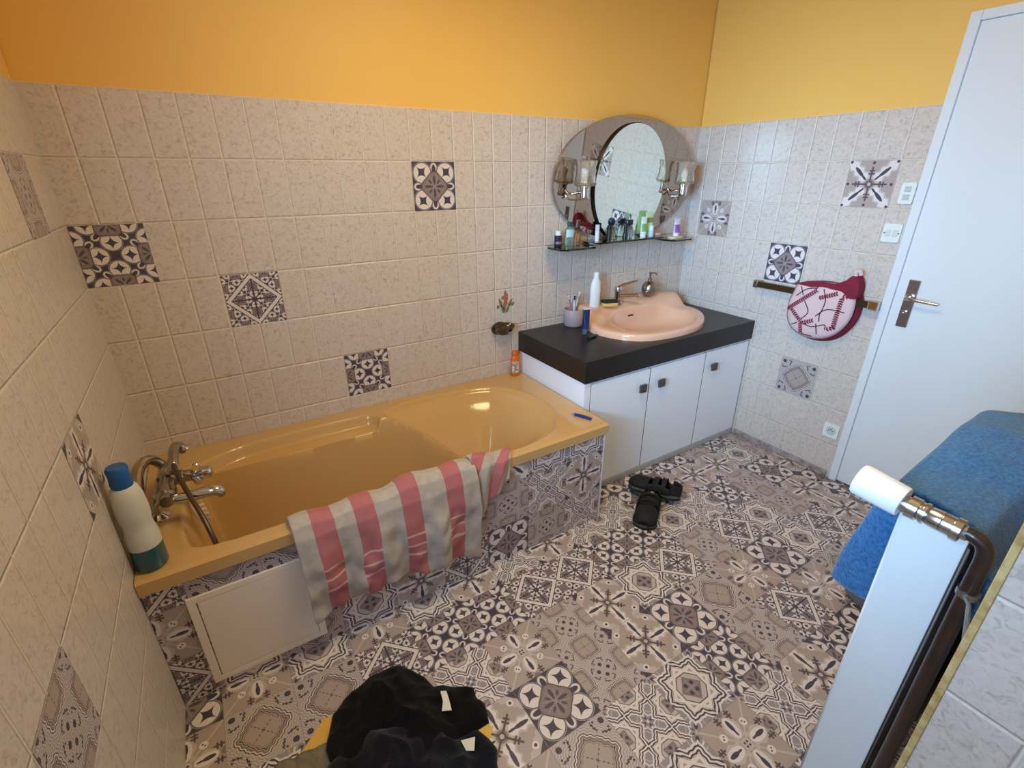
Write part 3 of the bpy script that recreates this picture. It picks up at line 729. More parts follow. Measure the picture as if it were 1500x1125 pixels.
bm = B(); tube(bm, [t0+Vector((0, -.012, .032)), t0+Vector((.045, -.04, .032)), t0+Vector((.088, -.066, .034)), t0+Vector((.098, -.072, .026))], lambda t: .0115-.001*t, 12, 4); obj('spout', bm, CHROME, tp, True)
bm = B(); tube(bm, [t0+Vector((0, 0, .080)), t0+Vector((.03, -.012, .094)), t0+Vector((.075, -.03, .106)), t0+Vector((.105, -.042, .112))], lambda t: .010-.005*t, 10, 4); obj('lever', bm, CHROME, tp, True)
sp_ = thing('soap_dispenser', 'round brushed steel soap pump on the back of the basin', 'soap dispenser', (2.628, -.082, DK-.004))
s0 = Vector((2.628, -.082, DK-.003))
bm = B(); lathe(bm, [(0, 0), (.024, 0), (.036, .010), (.044, .028), (.046, .045), (.042, .064), (.030, .080), (.016, .087), (.013, .092)], s0, 28); obj('flask', bm, STEEL, sp_, True)
bm = B(); lathe(bm, [(.013, .091), (.013, .104), (.006, .107), (.006, .13), (.009, .134), (.009, .142), (0, .144)], s0, 18); tube(bm, [s0+Vector((0, 0, .137)), s0+Vector((.022, -.018, .137)), s0+Vector((.029, -.024, .126))], .004, 8, 3); obj('pump', bm, STEEL, sp_, True)
wb = thing('lotion_bottle', 'white lotion bottle standing at the left end of the basin', 'bottle', (2.190, -.085, DK-.004))
w0 = Vector((2.190, -.085, DK-.016))
bm = B(); lathe(bm, [(0, .001), (.031, .001), (.034, .006), (.034, .105), (.031, .135), (.023, .158), (.016, .168)], w0, 26, sx=1, sy=.7); obj('bottle_body', bm, mat('glossy_white', (226, 231, 236), .25), wb, True)
bm = B(); lathe(bm, [(.0155, .168), (.0155, .198), (.013, .201), (0, .201)], w0, 20); obj('cap', bm, mat('cap_white', (220, 228, 234), .3), wb, True)
bm = B()
for zz, hh in ((.045, .02), (.075, .012), (.1, .018)): grid(bm, lambda u, v: (w0.x+.0346*math.cos(-.75+u*.6), w0.y+.0245*math.sin(-.75+u*.6), w0.z+zz+hh*v), 5, 1)
obj('printed_mark', bm, mat('mark_brown', (120, 70, 52), .5), wb)
sg = thing('sponge', 'yellow sponge with dark green scouring pad on the basin rim', 'sponge', (2.285, -.105, DK-.006))
def slab(bm, cx, cy, z0, z1, lx, ly, rz, wob=.004, n=8):
    M = Matrix.Rotation(rz, 3, 'Z')
    for sgn, z in ((1, z1), (-1, z0)):
        pass
    o = rrect(-lx/2, -ly/2, lx/2, ly/2, min(lx, ly)*.25)
    pts = [(cx+(M @ Vector((x, y, 0))).x, cy+(M @ Vector((x, y, 0))).y) for x, y in o]
    prism(bm, pts, 'z', z0, z1, (z1-z0)*.25)
bm = B(); slab(bm, 2.285, -.105, DK-.013, DK+.006, .098, .062, -.35); obj('foam', bm, mat('sponge_yellow', (222, 178, 96), .9, bump=.5, bump_scale=150), sg, True)
bm = B(); slab(bm, 2.285, -.105, DK+.0062, DK+.016, .096, .060, -.35); obj('scouring_pad', bm, mat('scour_green', (24, 48, 42), .95, bump=.5, bump_scale=200), sg, True)
# toothbrush cup
cu = thing('toothbrush_cup', 'mauve grey beaker standing at the back of the black worktop', 'cup', (2.052, -.068, CZ1))
bm = B(); lathe(bm, [(0, .001), (.048, .001), (.052, .006), (.053, .094), (.0515, .096), (.049, .094), (.048, .010), (0, .008)], (2.052, -.068, CZ1), 30); obj('beaker', bm, mat('mauve_ceramic', (168, 150, 152), .45), cu, True)
c0 = Vector((2.052, -.068, CZ1))
def brush(lean, hd, c1, c2, label):
    t = thing('toothbrush', label, 'toothbrush', c0+Vector((lean[0]*-.5, lean[1]*-.5, .012)), 0, 'toothbrushes in the mauve beaker')
    a, b = c0+Vector((lean[0]*-.45, lean[1]*-.45, .012)), c0+Vector((lean[0], lean[1], hd))
    bm = B(); tube(bm, [a, a.lerp(b, .45), a.lerp(b, .78), b], lambda q: .0052-.002*smooth01((q-.5)*3)+.0015*smooth01((q-.88)*12), 10, 4); obj('handle', bm, c1, t, True)
    d = (b-a).normalized(); s = Vector((-.5, -.85, .1)); s = (s-d*s.dot(d)).normalized(); x = d.cross(s)
    bm = B()
    for i in range(5):
        for j in (-1, 0, 1):
            p = b-d*(.004+i*.005)+x*j*.003; tube(bm, [p+s*.002, p+s*.013], .0014, 5)
    obj('bristles', bm, c2, t)
WH2 = mat('brush_white', (226, 232, 238), .35)
brush((-.055, -.012), .185, mat('brush_pink', (190, 110, 140), .35), WH2, 'pink toothbrush leaning to the left in the mauve beaker')
brush((-.015, -.022), .180, WH2, mat('bristle_navy', (40, 60, 110), .6), 'white toothbrush standing in the middle of the mauve beaker')
brush((.008, .012), .176, mat('brush_blue', (46, 120, 170), .35), WH2, 'blue toothbrush at the back of the mauve beaker')
brush((.040, .004), .185, mat('brush_pale', (200, 220, 232), .35), WH2, 'pale toothbrush leaning to the right in the mauve beaker')
# toothpaste tube standing on its cap
tpst = thing('toothpaste_tube', 'dark blue toothpaste tube standing on its cap before the basin', 'toothpaste', (2.000, -.235, CZ1))
p0 = Vector((2.000, -.235, CZ1))
bm = B(); lathe(bm, [(0, .001), (.013, .001), (.014, .004), (.0135, .03), (.008, .032)], p0, 20); obj('cap', bm, mat('tube_cap', (80, 100, 128), .25), tpst, True)
bm = B()
def tubebody(u, v):
    a = 2*PI*u; r = .0165*(1-v)+.021*v; return p0+Vector((r*math.cos(a)*math.cos(-.3)+.006*v, r*math.cos(a)*math.sin(-.3)+(.0165*(1-v**1.4)+.002)*math.sin(a), .032+.103*v))
grid(bm, tubebody, 24, 10); bmesh.ops.remove_doubles(bm, verts=bm.verts, dist=1e-5); obj('tube', bm, mat('tube_navy', (28, 42, 88), .3), tpst, 60)
bm = B(); tube(bm, [p0+Vector((-.014, .004, .136)), p0+Vector((.026, -.008, .136))], .003, 8); obj('crimp', bm, mat('tube_white', (205, 212, 220), .35), tpst)
bm = B(); grid(bm, lambda u, v: tubebody(-.02-.13*u+ .02, .05+.9*v)+Vector((.0006, -.0006, 0)), 4, 8); q_ = obj('white_band', bm, mat('tube_white', (205, 212, 220)), tpst, True)
gr = thing('green_tube', 'small dark green tube lying flat on the black worktop', 'tube', (1.995, -.305, CZ1))
bm = B(); tube(bm, [(1.962, -.315, CZ1+.0075), (1.985, -.309, CZ1+.0075), (2.022, -.300, CZ1+.0075)], .007, 12); obj('barrel', bm, mat('bottle_green', (18, 64, 44), .2), gr, True)
bm = B(); tube(bm, [(1.9535, -.3175, CZ1+.0075), (1.963, -.3148, CZ1+.0075)], .0074, 12); obj('end_cap', bm, mat('dark_cap', (16, 22, 20), .3), gr, True)

# ------------------------------------------------------------------ mirror, lamps, shelves
mr = thing('wall_mirror', 'oval bronze mirror with a clear upright oval mirror on top', 'mirror', (2.42, 0, 1.5))
SMOKE = mat('bronze_mirror', (176, 158, 142), .02, metal=1)
CLEAR = mat('silver_mirror', (240, 250, 244), .015, metal=1)
mcx, mcz, mhw, mhh = 2.418, 1.508, .510, .312
bm = B(); prism(bm, circ(mcx, mcz, mhw, 96, mhh), 'y', -.024, -.004, .003); obj('bronze_plate', bm, SMOKE, mr)
bm = B(); prism(bm, circ(2.424, 1.482, .258, 96, .300), 'y', -.042, -.0245, .002); obj('clear_plate', bm, [CLEAR], mr)
bm = B(); prism(bm, circ(2.424, 1.482, .2605, 96, .3025), 'y', -.039, -.0245); prism(bm, circ(2.424, 1.482, .20, 48, .24), 'y', -.03, -.0243); obj('plate_edge', bm, mat('mirror_edge', (30, 27, 25), .4), mr)
bm = B(); box(bm, (2.2, -.004, 1.35), (2.62, 0, 1.65)); obj('backing', bm, mat('backing_board', (60, 50, 42), .8), mr)
for ch in mr.children:
    if ch.name.startswith(('bronze', 'clear', 'plate')):
        ch.rotation_euler = (math.radians(4.4), 0, 0); ch.location = (0, -.018, 0)
def glassmat():
    m = mat('rippled_glass', (252, 249, 240), .06, trans=.95, ior=1.4, bump=.6, bump_scale=70); return m
def lamp(x, z, wx, label):
    t = thing('wall_lamp', label, 'lamp', (x, -.13, z), 0, 'lamps at the sides of the mirror')
    bm = B(); lathe(bm, [(0, .012), (.022, .010), (.027, .004), (.027, 0)], (wx, -.025, z-.005), 22, (0, -1, 0)); obj('wall_plate', bm, CHROME, t, True)
    bm = B(); tube(bm, [(wx, -.03, z-.005), (wx+.004, -.07, z-.02), (x-.003, -.105, z-.012), (x, -.13, z-.012)], .006, 10, 5)
    tube(bm, [(wx, -.03, z-.012), (wx, -.06, z-.045), (x, -.10, z-.045), (x, -.118, z-.028)], .004, 8, 5); obj('arm', bm, CHROME, t, True)
    bm = B(); lathe(bm, [(0, -.040), (.022, -.040), (.025, -.036), (.025, -.030), (.022, -.028), (.022, .012), (.026, .014), (.026, .020), (.02, .022), (0, .022)], (x, -.13, z-.005), 24); obj('lamp_holder', bm, CHROME, t, True)
    bm = B(); n = 36
    prof = [(.026, .018), (.050, .024), (.055, .034), (.049, .048), (.051, .060), (.046, .074), (.050, .090), (.046, .104), (.051, .120), (.054, .136), (.051, .138), (.047, .12), (.043, .104), (.042, .060), (.044, .036), (.025, .028)]
    rings = [[bm.verts.new((x+r*(1+.05*math.cos(9*2*PI*k/n+i))*math.cos(2*PI*k/n), -.13+r*(1+.05*math.cos(9*2*PI*k/n+i))*math.sin(2*PI*k/n), z-.005+h)) for k in range(n)] for i, (r, h) in enumerate(prof)]
    for a, b in zip(rings, rings[1:]):
        for k in range(n): bm.faces.new((a[k], a[(k+1) % n], b[(k+1) % n], b[k]))
    obj('lamp_shade', bm, glassmat(), t, True)
    bm = B(); lathe(bm, [(.012, .02), (.013, .05), (.018, .07), (.015, .09), (0, .10)], (x, -.13, z-.005), 16); obj('bulb', bm, mat('bulb_glass', (230, 226, 215), .3), t, True)
lamp(2.036, 1.463, 1.99, 'chrome wall lamp with ribbed glass shade at the left of the mirror')
lamp(2.766, 1.463, 2.74, 'chrome wall lamp with ribbed glass shade at the right of the mirror')
def shelf(pts, z, label):
    t = thing('glass_shelf', label, 'shelf', (sum(p[0] for p in pts)/len(pts), 0, z), 0, 'black glass shelves under the mirror')
    bm = B(); prism(bm, pts, 'z', z-.010, z, .0015); obj('shelf_plate', bm, BLACKGL, t)
    xm = sum(p[0] for p in pts)/len(pts)
    bm = B(); box(bm, (xm-.03, -.03, z-.022), (xm+.03, 0, z-.0101), .003); obj('bracket', bm, mat('black_metal', (24, 22, 22), .4), t)
ZL, ZM, ZR = 1.190, 1.203, 1.176
shelf([(1.905, -.001), (1.868, -.06), (1.868, -.165), (1.905, -.19), (2.085, -.185), (2.12, -.12), (2.12, -.001)], ZL, 'left black glass shelf below the oval mirror')
shelf([(2.14, -.001), (2.105, -.06), (2.095, -.12), (2.125, -.150), (2.62, -.150), (2.66, -.12), (2.68, -.05), (2.68, -.001)], ZM, 'long middle black glass shelf below the oval mirror')
shelf([(2.72, -.001), (2.70, -.08), (2.735, -.150), (2.875, -.150), (2.925, -.09), (2.93, -.001)], ZR, 'right black glass shelf below the oval mirror')
def bottle(x, y, z, name, label, cat, prof, m, capprof=None, capm=None, sx=1, sy=1, lab=None):
    t = thing(name, label, cat, (x, y, z), 0, 'toiletries on the shelves under the mirror')
    bm = B(); lathe(bm, [(0, .0008)]+prof, (x, y, z), 20, sx=sx, sy=sy); obj('bottle_body' if 'tube' not in name else 'tube_body', bm, m, t, True)
    if capprof: bm = B(); lathe(bm, capprof, (x, y, z), 18, sx=sx if sx < 1 else 1, sy=1 if sy > .8 else sy*1.1); obj('cap', bm, capm, t, True)
    if lab:
        z0, z1, r, lm = lab; bm = B(); grid(bm, lambda u, v: (x+sx*r*math.cos(-2.9+u*2.2), y+sy*r*math.sin(-2.9+u*2.2), z+z0+(z1-z0)*v), 10, 1); obj('label', bm, lm, t, True)
    return t
def tubeob(x, y, z, name, label, w, h, m, capm, caph=.02, band=None):
    """squeeze tube standing on its cap, flat crimp at the top"""
    t = thing(name, label, 'tube', (x, y, z), 0, 'toiletries on the shelves under the mirror')
    bm = B(); f = lambda u, v: Vector((x+(w*.40*(1-v)+w*.5*v)*math.cos(2*PI*u), y+(w*.36*(1-v**1.3)+.0015)*math.sin(2*PI*u), z+caph+(h-caph)*v))
    grid(bm, f, 20, 8); bmesh.ops.remove_doubles(bm, verts=bm.verts, dist=1e-5); bm.faces.new  # open top is closed by the crimp
    obj('tube_body', bm, m, t, 60)
    bm = B(); box(bm, (x-w*.5, y-.0022, z+h-.004), (x+w*.5, y+.0022, z+h+.004), .001); obj('crimp', bm, m, t)
    bm = B(); lathe(bm, [(0, .0008), (w*.36, .0008), (w*.38, caph-.001), (0, caph-.001)], (x, y, z), 18, sy=.9); obj('cap', bm, capm, t, True)
    if band:
        bm = B(); grid(bm, lambda u, v: f(.54+.42*u, band[0]+(band[1]-band[0])*v)+Vector((0, -.0006, 0)), 10, 4); obj('label', bm, band[2], t, True)
    return t
CLR = mat('clear_glass', (225, 238, 232), .05, trans=.9, ior=1.45)
NAVY = mat('navy_cap', (22, 30, 58), .3); BLK = mat('shiny_black', (20, 20, 22), .25); GRN = mat('green_cap', (24, 84, 76), .35)
LABW = mat('label_white', (220, 226, 236), .4); LABB = mat('label_blue', (176, 206, 224), .4)
bottle(1.925, -.07, ZL, 'dark_bottle', 'small dark bottle with white cap, leftmost on the left glass shelf', 'bottle', [(.019, .001), (.020, .004), (.020, .052), (.016, .056)], mat('dark_violet', (42, 36, 58), .3), [(.0145, .056), (.0145, .078), (0, .079)], LABW, lab=(.014, .026, .0204, mat('label_grey', (120, 116, 130), .5)))
bottle(1.995, -.075, ZL, 'mouthwash_bottle', 'clear green bottle with dark green cap on the left glass shelf', 'bottle', [(.024, .001), (.026, .005), (.026, .082), (.015, .094), (.012, .097)], mat('green_glass', (178, 214, 196), .08, trans=.8), [(.0145, .095), (.0155, .118), (0, .120)], GRN, sy=.7, lab=(.045, .082, .0265, LABB))
bottle(2.048, -.062, ZL, 'glass_tumbler', 'low amber tinted tumbler beside the green capped bottle', 'tumbler', [(.024, .001), (.027, .06), (.025, .06), (.022, .006), (0, .006)], mat('amber_glass', (232, 196, 150), .06, trans=.85))
bottle(2.158, -.105, ZM, 'lip_balm', 'slim white stick at the left end of the middle shelf', 'stick', [(.0115, .001), (.0115, .055)], LABW, [(.0118, .0555), (.0118, .086), (0, .087)], mat('stick_lilac', (198, 202, 222), .3))
bottle(2.262, -.085, ZM, 'mascara', 'slim dark tube before the clear oval mirror, beside the white stick', 'tube', [(.0125, .001), (.0135, .02), (.0135, .052)], mat('dark_olive', (46, 46, 36), .3), [(.0125, .0525), (.0125, .076), (0, .077)], BLK)
bottle(2.312, -.05, ZM, 'perfume_bottle', 'clear perfume flask with a round navy stopper', 'perfume', [(.022, .001), (.024, .006), (.024, .055), (.008, .066)], CLR, [(.007, .066), (.016, .078), (.020, .092), (.014, .106), (0, .110)], NAVY, sy=.6)
bottle(2.368, -.10, ZM, 'nail_polish', 'slim black bottle left of the square capped perfume', 'bottle', [(.013, .001), (.014, .03), (.012, .034)], mat('deep_navy', (28, 30, 48), .2), [(.011, .034), (.010, .075), (0, .076)], BLK)
bottle(2.418, -.072, ZM, 'perfume_flask', 'round clear perfume flask with a wide black cap', 'perfume', [(.026, .001), (.030, .008), (.032, .035), (.026, .06), (.012, .068)], CLR, [(.026, .070), (.027, .074), (.027, .094), (.025, .097), (0, .097)], mat('cap_navyblack', (24, 28, 44), .3), sy=.65)
ALO = mat('aloe_tube', (206, 226, 208), .35, rgb2=(120, 178, 110), noise_scale=18)
tubeob(2.492, -.115, ZM, 'aloe_tube', 'white and green squeeze tube standing before a pale green one', .046, .108, mat('aloe_white', (214, 230, 222), .35), mat('cap_white2', (228, 232, 232), .35), .022, (.12, .62, mat('aloe_green', (112, 176, 96), .4)))
tubeob(2.575, -.075, ZM, 'cream_tube', 'pale lime green squeeze tube at the right of the middle shelf', .062, .128, mat('lime_tube', (192, 224, 168), .35), mat('lime_cap', (206, 226, 190), .35), .022, (.5, .75, mat('lime_print', (120, 150, 96), .5)))
bottle(2.545, -.125, ZM, 'roll_on', 'short pale blue roll on in front of the lime tube', 'bottle', [(.013, .001), (.014, .003), (.014, .035), (.012, .04)], LABB, [(.0125, .04), (.012, .062), (0, .064)], LABW)
t = thing('soap_bar', 'pinkish bar of soap at the right end of the middle shelf', 'soap', (2.635, -.085, ZM), 0, 'toiletries on the shelves under the mirror')
bm = B(); slab(bm, 2.635, -.085, ZM+.0005, ZM+.014, .058, .036, .2); obj('bar', bm, mat('soap_pink', (216, 190, 176), .5), t, True)
t = thing('soap_bar', 'cream flat dish of soap under the purple tube on the right shelf', 'soap', (2.80, -.085, ZR), 0, 'toiletries on the shelves under the mirror')
bm = B(); slab(bm, 2.80, -.085, ZR+.0005, ZR+.012, .10, .056, .1); obj('bar', bm, mat('soap_cream', (226, 214, 178), .5), t, True)
tubeob(2.805, -.085, ZR+.012, 'purple_tube', 'white tube with purple label on the right glass shelf', .050, .098, mat('tube_pearl', (218, 214, 228), .35), mat('cap_white2', (228, 232, 232)), .018, (.05, .62, mat('purple_print', (176, 92, 188), .4, rgb2=(120, 60, 150), noise_scale=60)))

# ------------------------------------------------------------------ right wall: switches, socket, towel bar with cap
def plate(y0, y1, z0, z1, name, label, cat):
    t = thing(name, label, cat, (RX, (y0+y1)/2, z0))
    bm = B(); prism(bm, rrect(y0, z0, y1, z1, .006), 'x', RX-.011, RX, .002); obj('face_plate', bm, mat('switch_white', (226, 230, 226), .35), t); return t
t = plate(-1.166, -1.112, 1.409, 1.496, 'light_switch', 'upper white double switch plate beside the door frame', 'switch')
for z in (1.437, 1.470):
    bm = B(); box(bm, (RX-.016, -1.151, z-.011), (RX-.0108, -1.127, z+.011), .002); obj('rocker', bm, mat('rocker_grey', (186, 194, 190), .35), t)
t = plate(-1.160, -1.090, 1.247, 1.326, 'wall_switch', 'lower square white switch plate beside the door frame', 'switch')
for y in (-1.139, -1.112):
    bm = B(); box(bm, (RX-.0145, y-.010, 1.272), (RX-.0108, y+.010, 1.300), .002); obj('rocker', bm, mat('rocker_white', (206, 212, 208), .35), t)
for y in (-1.097, -1.153):
    bm = B(); lathe(bm, [(.003, 0), (.003, .002), (0, .0025)], (RX-.011, y, 1.286), 10, (-1, 0, 0)); obj('screw', bm, mat('screw_dark', (92, 92, 90), .4, metal=.7), t)
t = plate(-1.155, -1.080, .231, .310, 'wall_socket', 'white power socket low on the right wall near the door', 'socket')
bm = B(); lathe(bm, [(.024, 0), (.024, .002), (.0215, .002), (.0205, .0006), (0, .0006)], (RX-.011, -1.118, .271), 24, (-1, 0, 0)); obj('socket_well', bm, mat('socket_grey', (196, 202, 198), .4), t, True)
bm = B()
for dy, dz in ((-.009, 0), (.009, 0)): lathe(bm, [(.003, 0), (.003, .002), (0, .002)], (RX-.0114, -1.118+dy, .271+dz), 10, (-1, 0, 0))
tube(bm, [(RX-.0114, -1.118, .281), (RX-.018, -1.118, .281)], .0025, 8); obj('contacts', bm, mat('socket_dark', (40, 40, 40), .4), t)
br = thing('towel_bar', 'dark bronze towel bar mounted on the right wall', 'towel rail', (RX, -.85, .96))
BRZ = mat('dark_bronze', (76, 66, 44), .3, metal=.7)
bx = 2.952
bm = B(); box(bm, (bx-.006, -1.150, .950), (bx+.006, -.560, .982), .002); obj('rail', bm, BRZ, br)
for y in (-.566, -1.148):
    bm = B(); box(bm, (bx-.012, y-(.030 if y < -1 else .014), .946), (bx+.012, y+.014, .988), .006); box(bm, (bx+.01, y-.010, .955), (RX, y+.010, .98), .003); obj('end_bracket', bm, CHROME if y < -1 else mat('dull_chrome', (130, 126, 116), .25, metal=1), br)
# folded patterned cap hanging on the bar
cp = thing('bonnet', 'pink and maroon braided print bonnet hanging on the towel bar', 'bonnet', (bx, -.92, .74))
OUT = [(-.805, 1.012), (-.90, 1.035), (-1.005, 1.04), (-1.055, 1.02), (-1.082, .985), (-1.085, .90), (-1.062, .835), (-1.02, .782), (-.96, .752), (-.885, .748), (-.82, .772), (-.782, .825), (-.772, .90), (-.785, .97)]
OC = closed(OUT, 4); oc = (-.925, .895)
def dome(bm, off, amp, scale=1, rings_=10, dy=0, dz=0):
    uvl = bm.loops.layers.uv.get('UVMap') or bm.loops.layers.uv.new('UVMap')
    R = []
    for i in range(rings_+1):
        s = i/rings_; ring = []
        for (y, z) in OC:
            yy, zz = oc[0]+(y-oc[0])*s*scale+dy, oc[1]+(z-oc[1])*s*scale+dz
            h = amp*math.sqrt(max(0, 1-s**3))+.004*nz(yy*14, zz*14, off*50)
            ring.append(bm.verts.new((off-h, yy, zz)))
        R.append(ring)
    n = len(OC)
    for a, b in zip(R, R[1:]):
        for k in range(n): bm.faces.new((a[k], a[(k+1) % n], b[(k+1) % n], b[k]))
    bmesh.ops.remove_doubles(bm, verts=R[0], dist=1e-5)
    return R
FX, FA = bx-.010, .022
PINK = mat('cap_pink', (216, 184, 184), .8); MAROON = mat('cap_maroon', (122, 22, 48), .8); LINE = mat('cap_line', (70, 24, 40), .8)
bm = B(); dome(bm, FX, FA); o = obj('front_panel', bm, PINK, cp, 180); solidify(o, .002, 0)
bm = B(); dome(bm, bx+.034, .016, 1.05, 8, -.006, -.010); o = obj('back_panel', bm, MAROON, cp, 180); solidify(o, .002, 0)
def onface(y, z, e=.0035):
    # height of the front panel at (y,z)
    a = math.atan2(z-oc[1], y-oc[0]); r = math.hypot(y-oc[0], z-oc[1]); best = .1
    for i in range(len(OC)):
        pass
    global cx, cy
    sx_, sy_ = cx, cy; cx, cy = oc
    R = ray_hit(OC, a) or .1; cx, cy = sx_, sy_
    s = min(r/R, .995)
    return Vector((FX-FA*math.sqrt(max(0, 1-s**3))-.004*nz(y*14, z*14, FX*50)-e, y, z))
def pxy(u, v):           # zoom-photo sketch coordinates of the print -> wall plane
    return (-.772-(u-445)/(1000-445)*.313, 1.055-(v-230)/(690-230)*.31)
def braid(bm, a, b, w=.0125):
    (ay, az), (by, bz) = pxy(*a), pxy(*b); L_ = math.hypot(by-ay, bz-az); n = max(2, int(L_/.0105)); dy, dz = (by-ay)/L_, (bz-az)/L_
    for k in range(n):
        t = (k+.5)/n*L_
        for sgn in (-1, 1):
            pts = [(t-.0055, sgn*.0004), (t+.001, sgn*w*.9), (t+.0065, sgn*w*.8), (t+.0028, sgn*.0004)]
            vs = []
            for s, q in pts:
                y, z = ay+dy*s-dz*q, az+dz*s+dy*q
                vs.append(bm.verts.new(onface(y, z)))
            bm.faces.new(vs if sgn > 0 else vs[::-1])
bm = B()
for a, b in (((560, 280), (690, 280)), ((460, 500), (690, 315)), ((500, 490), (625, 580)), ((625, 580), (720, 540)), ((610, 580), (630, 660)), ((905, 340), (890, 570)), ((720, 370), (860, 315)), ((900, 330), (985, 320)), ((840, 590), (900, 560))): braid(bm, a, b)
o = obj('braid_print', bm, MAROON, cp); solidify(o, .0015, 0)
bm = B()
for ln in (((540, 310), (580, 370)), ((515, 385), (600, 320), (690, 300)), ((605, 410), (660, 485), (610, 550)), ((740, 300), (780, 380), (765, 480)), ((730, 505), (810, 440), (950, 440)), ((640, 580), (720, 590), (820, 555), (830, 590)), ((750, 560), (770, 640)), ((760, 480), (770, 540)), ((530, 610), (580, 585)), ((635, 665), (730, 665))):
    P = [onface(*pxy(*q), .003) for q in ln]; tube(bm, catmull([onface(*pxy(*q), .003) for q in ln], 5), .0024, 5)
obj('line_print', bm, LINE, cp)
bm = B(); pts = [(-.80, 1.013), (-.90, 1.037), (-1.0, 1.042), (-1.035, 1.078), (-1.060, 1.095), (-1.082, 1.06), (-1.085, .985), (-1.0, .992), (-.90, 1.004)]
C_ = closed(pts, 3)
prism(bm, C_, 'x', FX-.016, bx+.03, .006); obj('gathered_band', bm, MAROON, cp, True)
bm = B(); tube(bm, [(FX-.006, -1.058, 1.088), (FX-.012, -1.055, 1.108), (FX-.004, -1.068, 1.112), (FX, -1.075, 1.095)], .009, 8, 4); obj('tie', bm, mat('cap_pale', (216, 190, 190), .8), cp, True)

# ------------------------------------------------------------------ radiator corner
RZ = .952
rd = thing('radiator', 'white panel radiator by the tiled corner with a white thermostat head', 'radiator', (1.85, -1.95, .12))
RX0, RX1 = 1.36, 2.34
RW = mat('radiator_enamel', (222, 228, 232), .3)
bm = B(); box(bm, (RX0, -1.996, .12), (RX0+.006, -1.899, RZ), .0015); obj('side_panel', bm, RW, rd)
bm = B(); box(bm, (RX1-.006, -1.996, .12), (RX1, -1.899, RZ), .0015); obj('side_panel', bm, RW, rd)
bm = B()
grid(bm, lambda u, v: (RX0+.006+(RX1-RX0-.012)*u, -1.895-.006*abs(math.sin(u*PI*24))**.5, .125+(RZ-.13)*v), 192, 1); o = obj('front_panel', bm, RW, rd, True); solidify(o, .003, 0)
bm = B()
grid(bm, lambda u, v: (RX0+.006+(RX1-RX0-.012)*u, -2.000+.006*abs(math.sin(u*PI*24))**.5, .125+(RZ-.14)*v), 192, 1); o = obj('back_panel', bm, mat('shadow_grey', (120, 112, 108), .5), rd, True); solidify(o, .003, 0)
bm = B()
for k in range(int((RX1-RX0)/.016)):
    x = RX0+.01+.016*k; box(bm, (x, -1.985, RZ-.012), (x+.004, -1.91, RZ-.001))
for y in (-1.990, -1.948, -1.906): box(bm, (RX0+.004, y-.005, RZ-.010), (RX1-.004, y+.005, RZ+.001), .001)
obj('top_grille', bm, RW, rd)
bm = B()
for k in range(24): box(bm, (RX0+.02+.04*k, -1.98, .16), (RX0+.021+.04*k, -1.915, RZ-.03))
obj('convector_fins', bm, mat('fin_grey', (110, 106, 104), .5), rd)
VX, VZ = 1.340, .984
bm = B(); lathe(bm, [(0, 0), (.028, 0), (.0295, .003), (.0315, .072), (.0295, .077), (0, .078)], (VX, -1.900, VZ), 32, (0, 1, .10)); th = obj('thermostat_head', bm, mat('thermostat_white', (232, 234, 240), .35), rd, 50)
bm = B(); lathe(bm, [(.013, .004), (.016, .002), (.016, -.008), (.021, -.009), (.021, -.024), (.018, -.026), (.018, -.030), (.0205, -.031), (.0205, -.036), (.016, -.038), (.0175, -.040), (.0185, -.058), (.017, -.059), (.0185, -.060), (.0185, -.074), (.0215, -.075), (.0215, -.086), (.014, -.088), (.0125, -.095), (0, -.095)], (VX, -1.900, VZ-.001), 12, (0, 1, .04))
tube(bm, [(VX, -1.945, VZ), (VX+.03, -1.945, VZ-.01), (VX+.03, -1.945, RZ-.02)], .010, 10); obj('valve', bm, mat('nickel', (186, 188, 194), .24, metal=1), rd, 35)
hp2 = thing('heating_pipe', 'brown painted heating pipe rising behind the radiator', 'pipe', (1.34, -2.022, 0))
PB = mat('brown_pipe', (30, 22, 20), .35, rgb2=(54, 32, 24), noise_scale=22, coat=.3)
bm = B(); tube(bm, [(VX, -1.992, VZ-.003), (VX, -2.004, VZ-.004), (VX, -2.018, VZ-.014), (VX, -2.0235, VZ-.04), (VX, -2.0235, VZ-.10), (VX, -2.025, .5), (VX, -2.025, .002)], .0125, 16, 5); obj('pipe_run', bm, PB, hp2, True)
bm = B(); lathe(bm, [(.0135, -.006), (.016, -.006), (.016, .006), (.0135, .006)], (VX, -2.0245, .875), 20); tube(bm, [(VX-.014, -2.0245, .875), (VX-.03, -2.035, .875), (FRX+.02, -2.057, .875)], .0035, 8); obj('pipe_clip', bm, mat('clip_zinc', (150, 154, 152), .3, metal=.9), hp2, True)
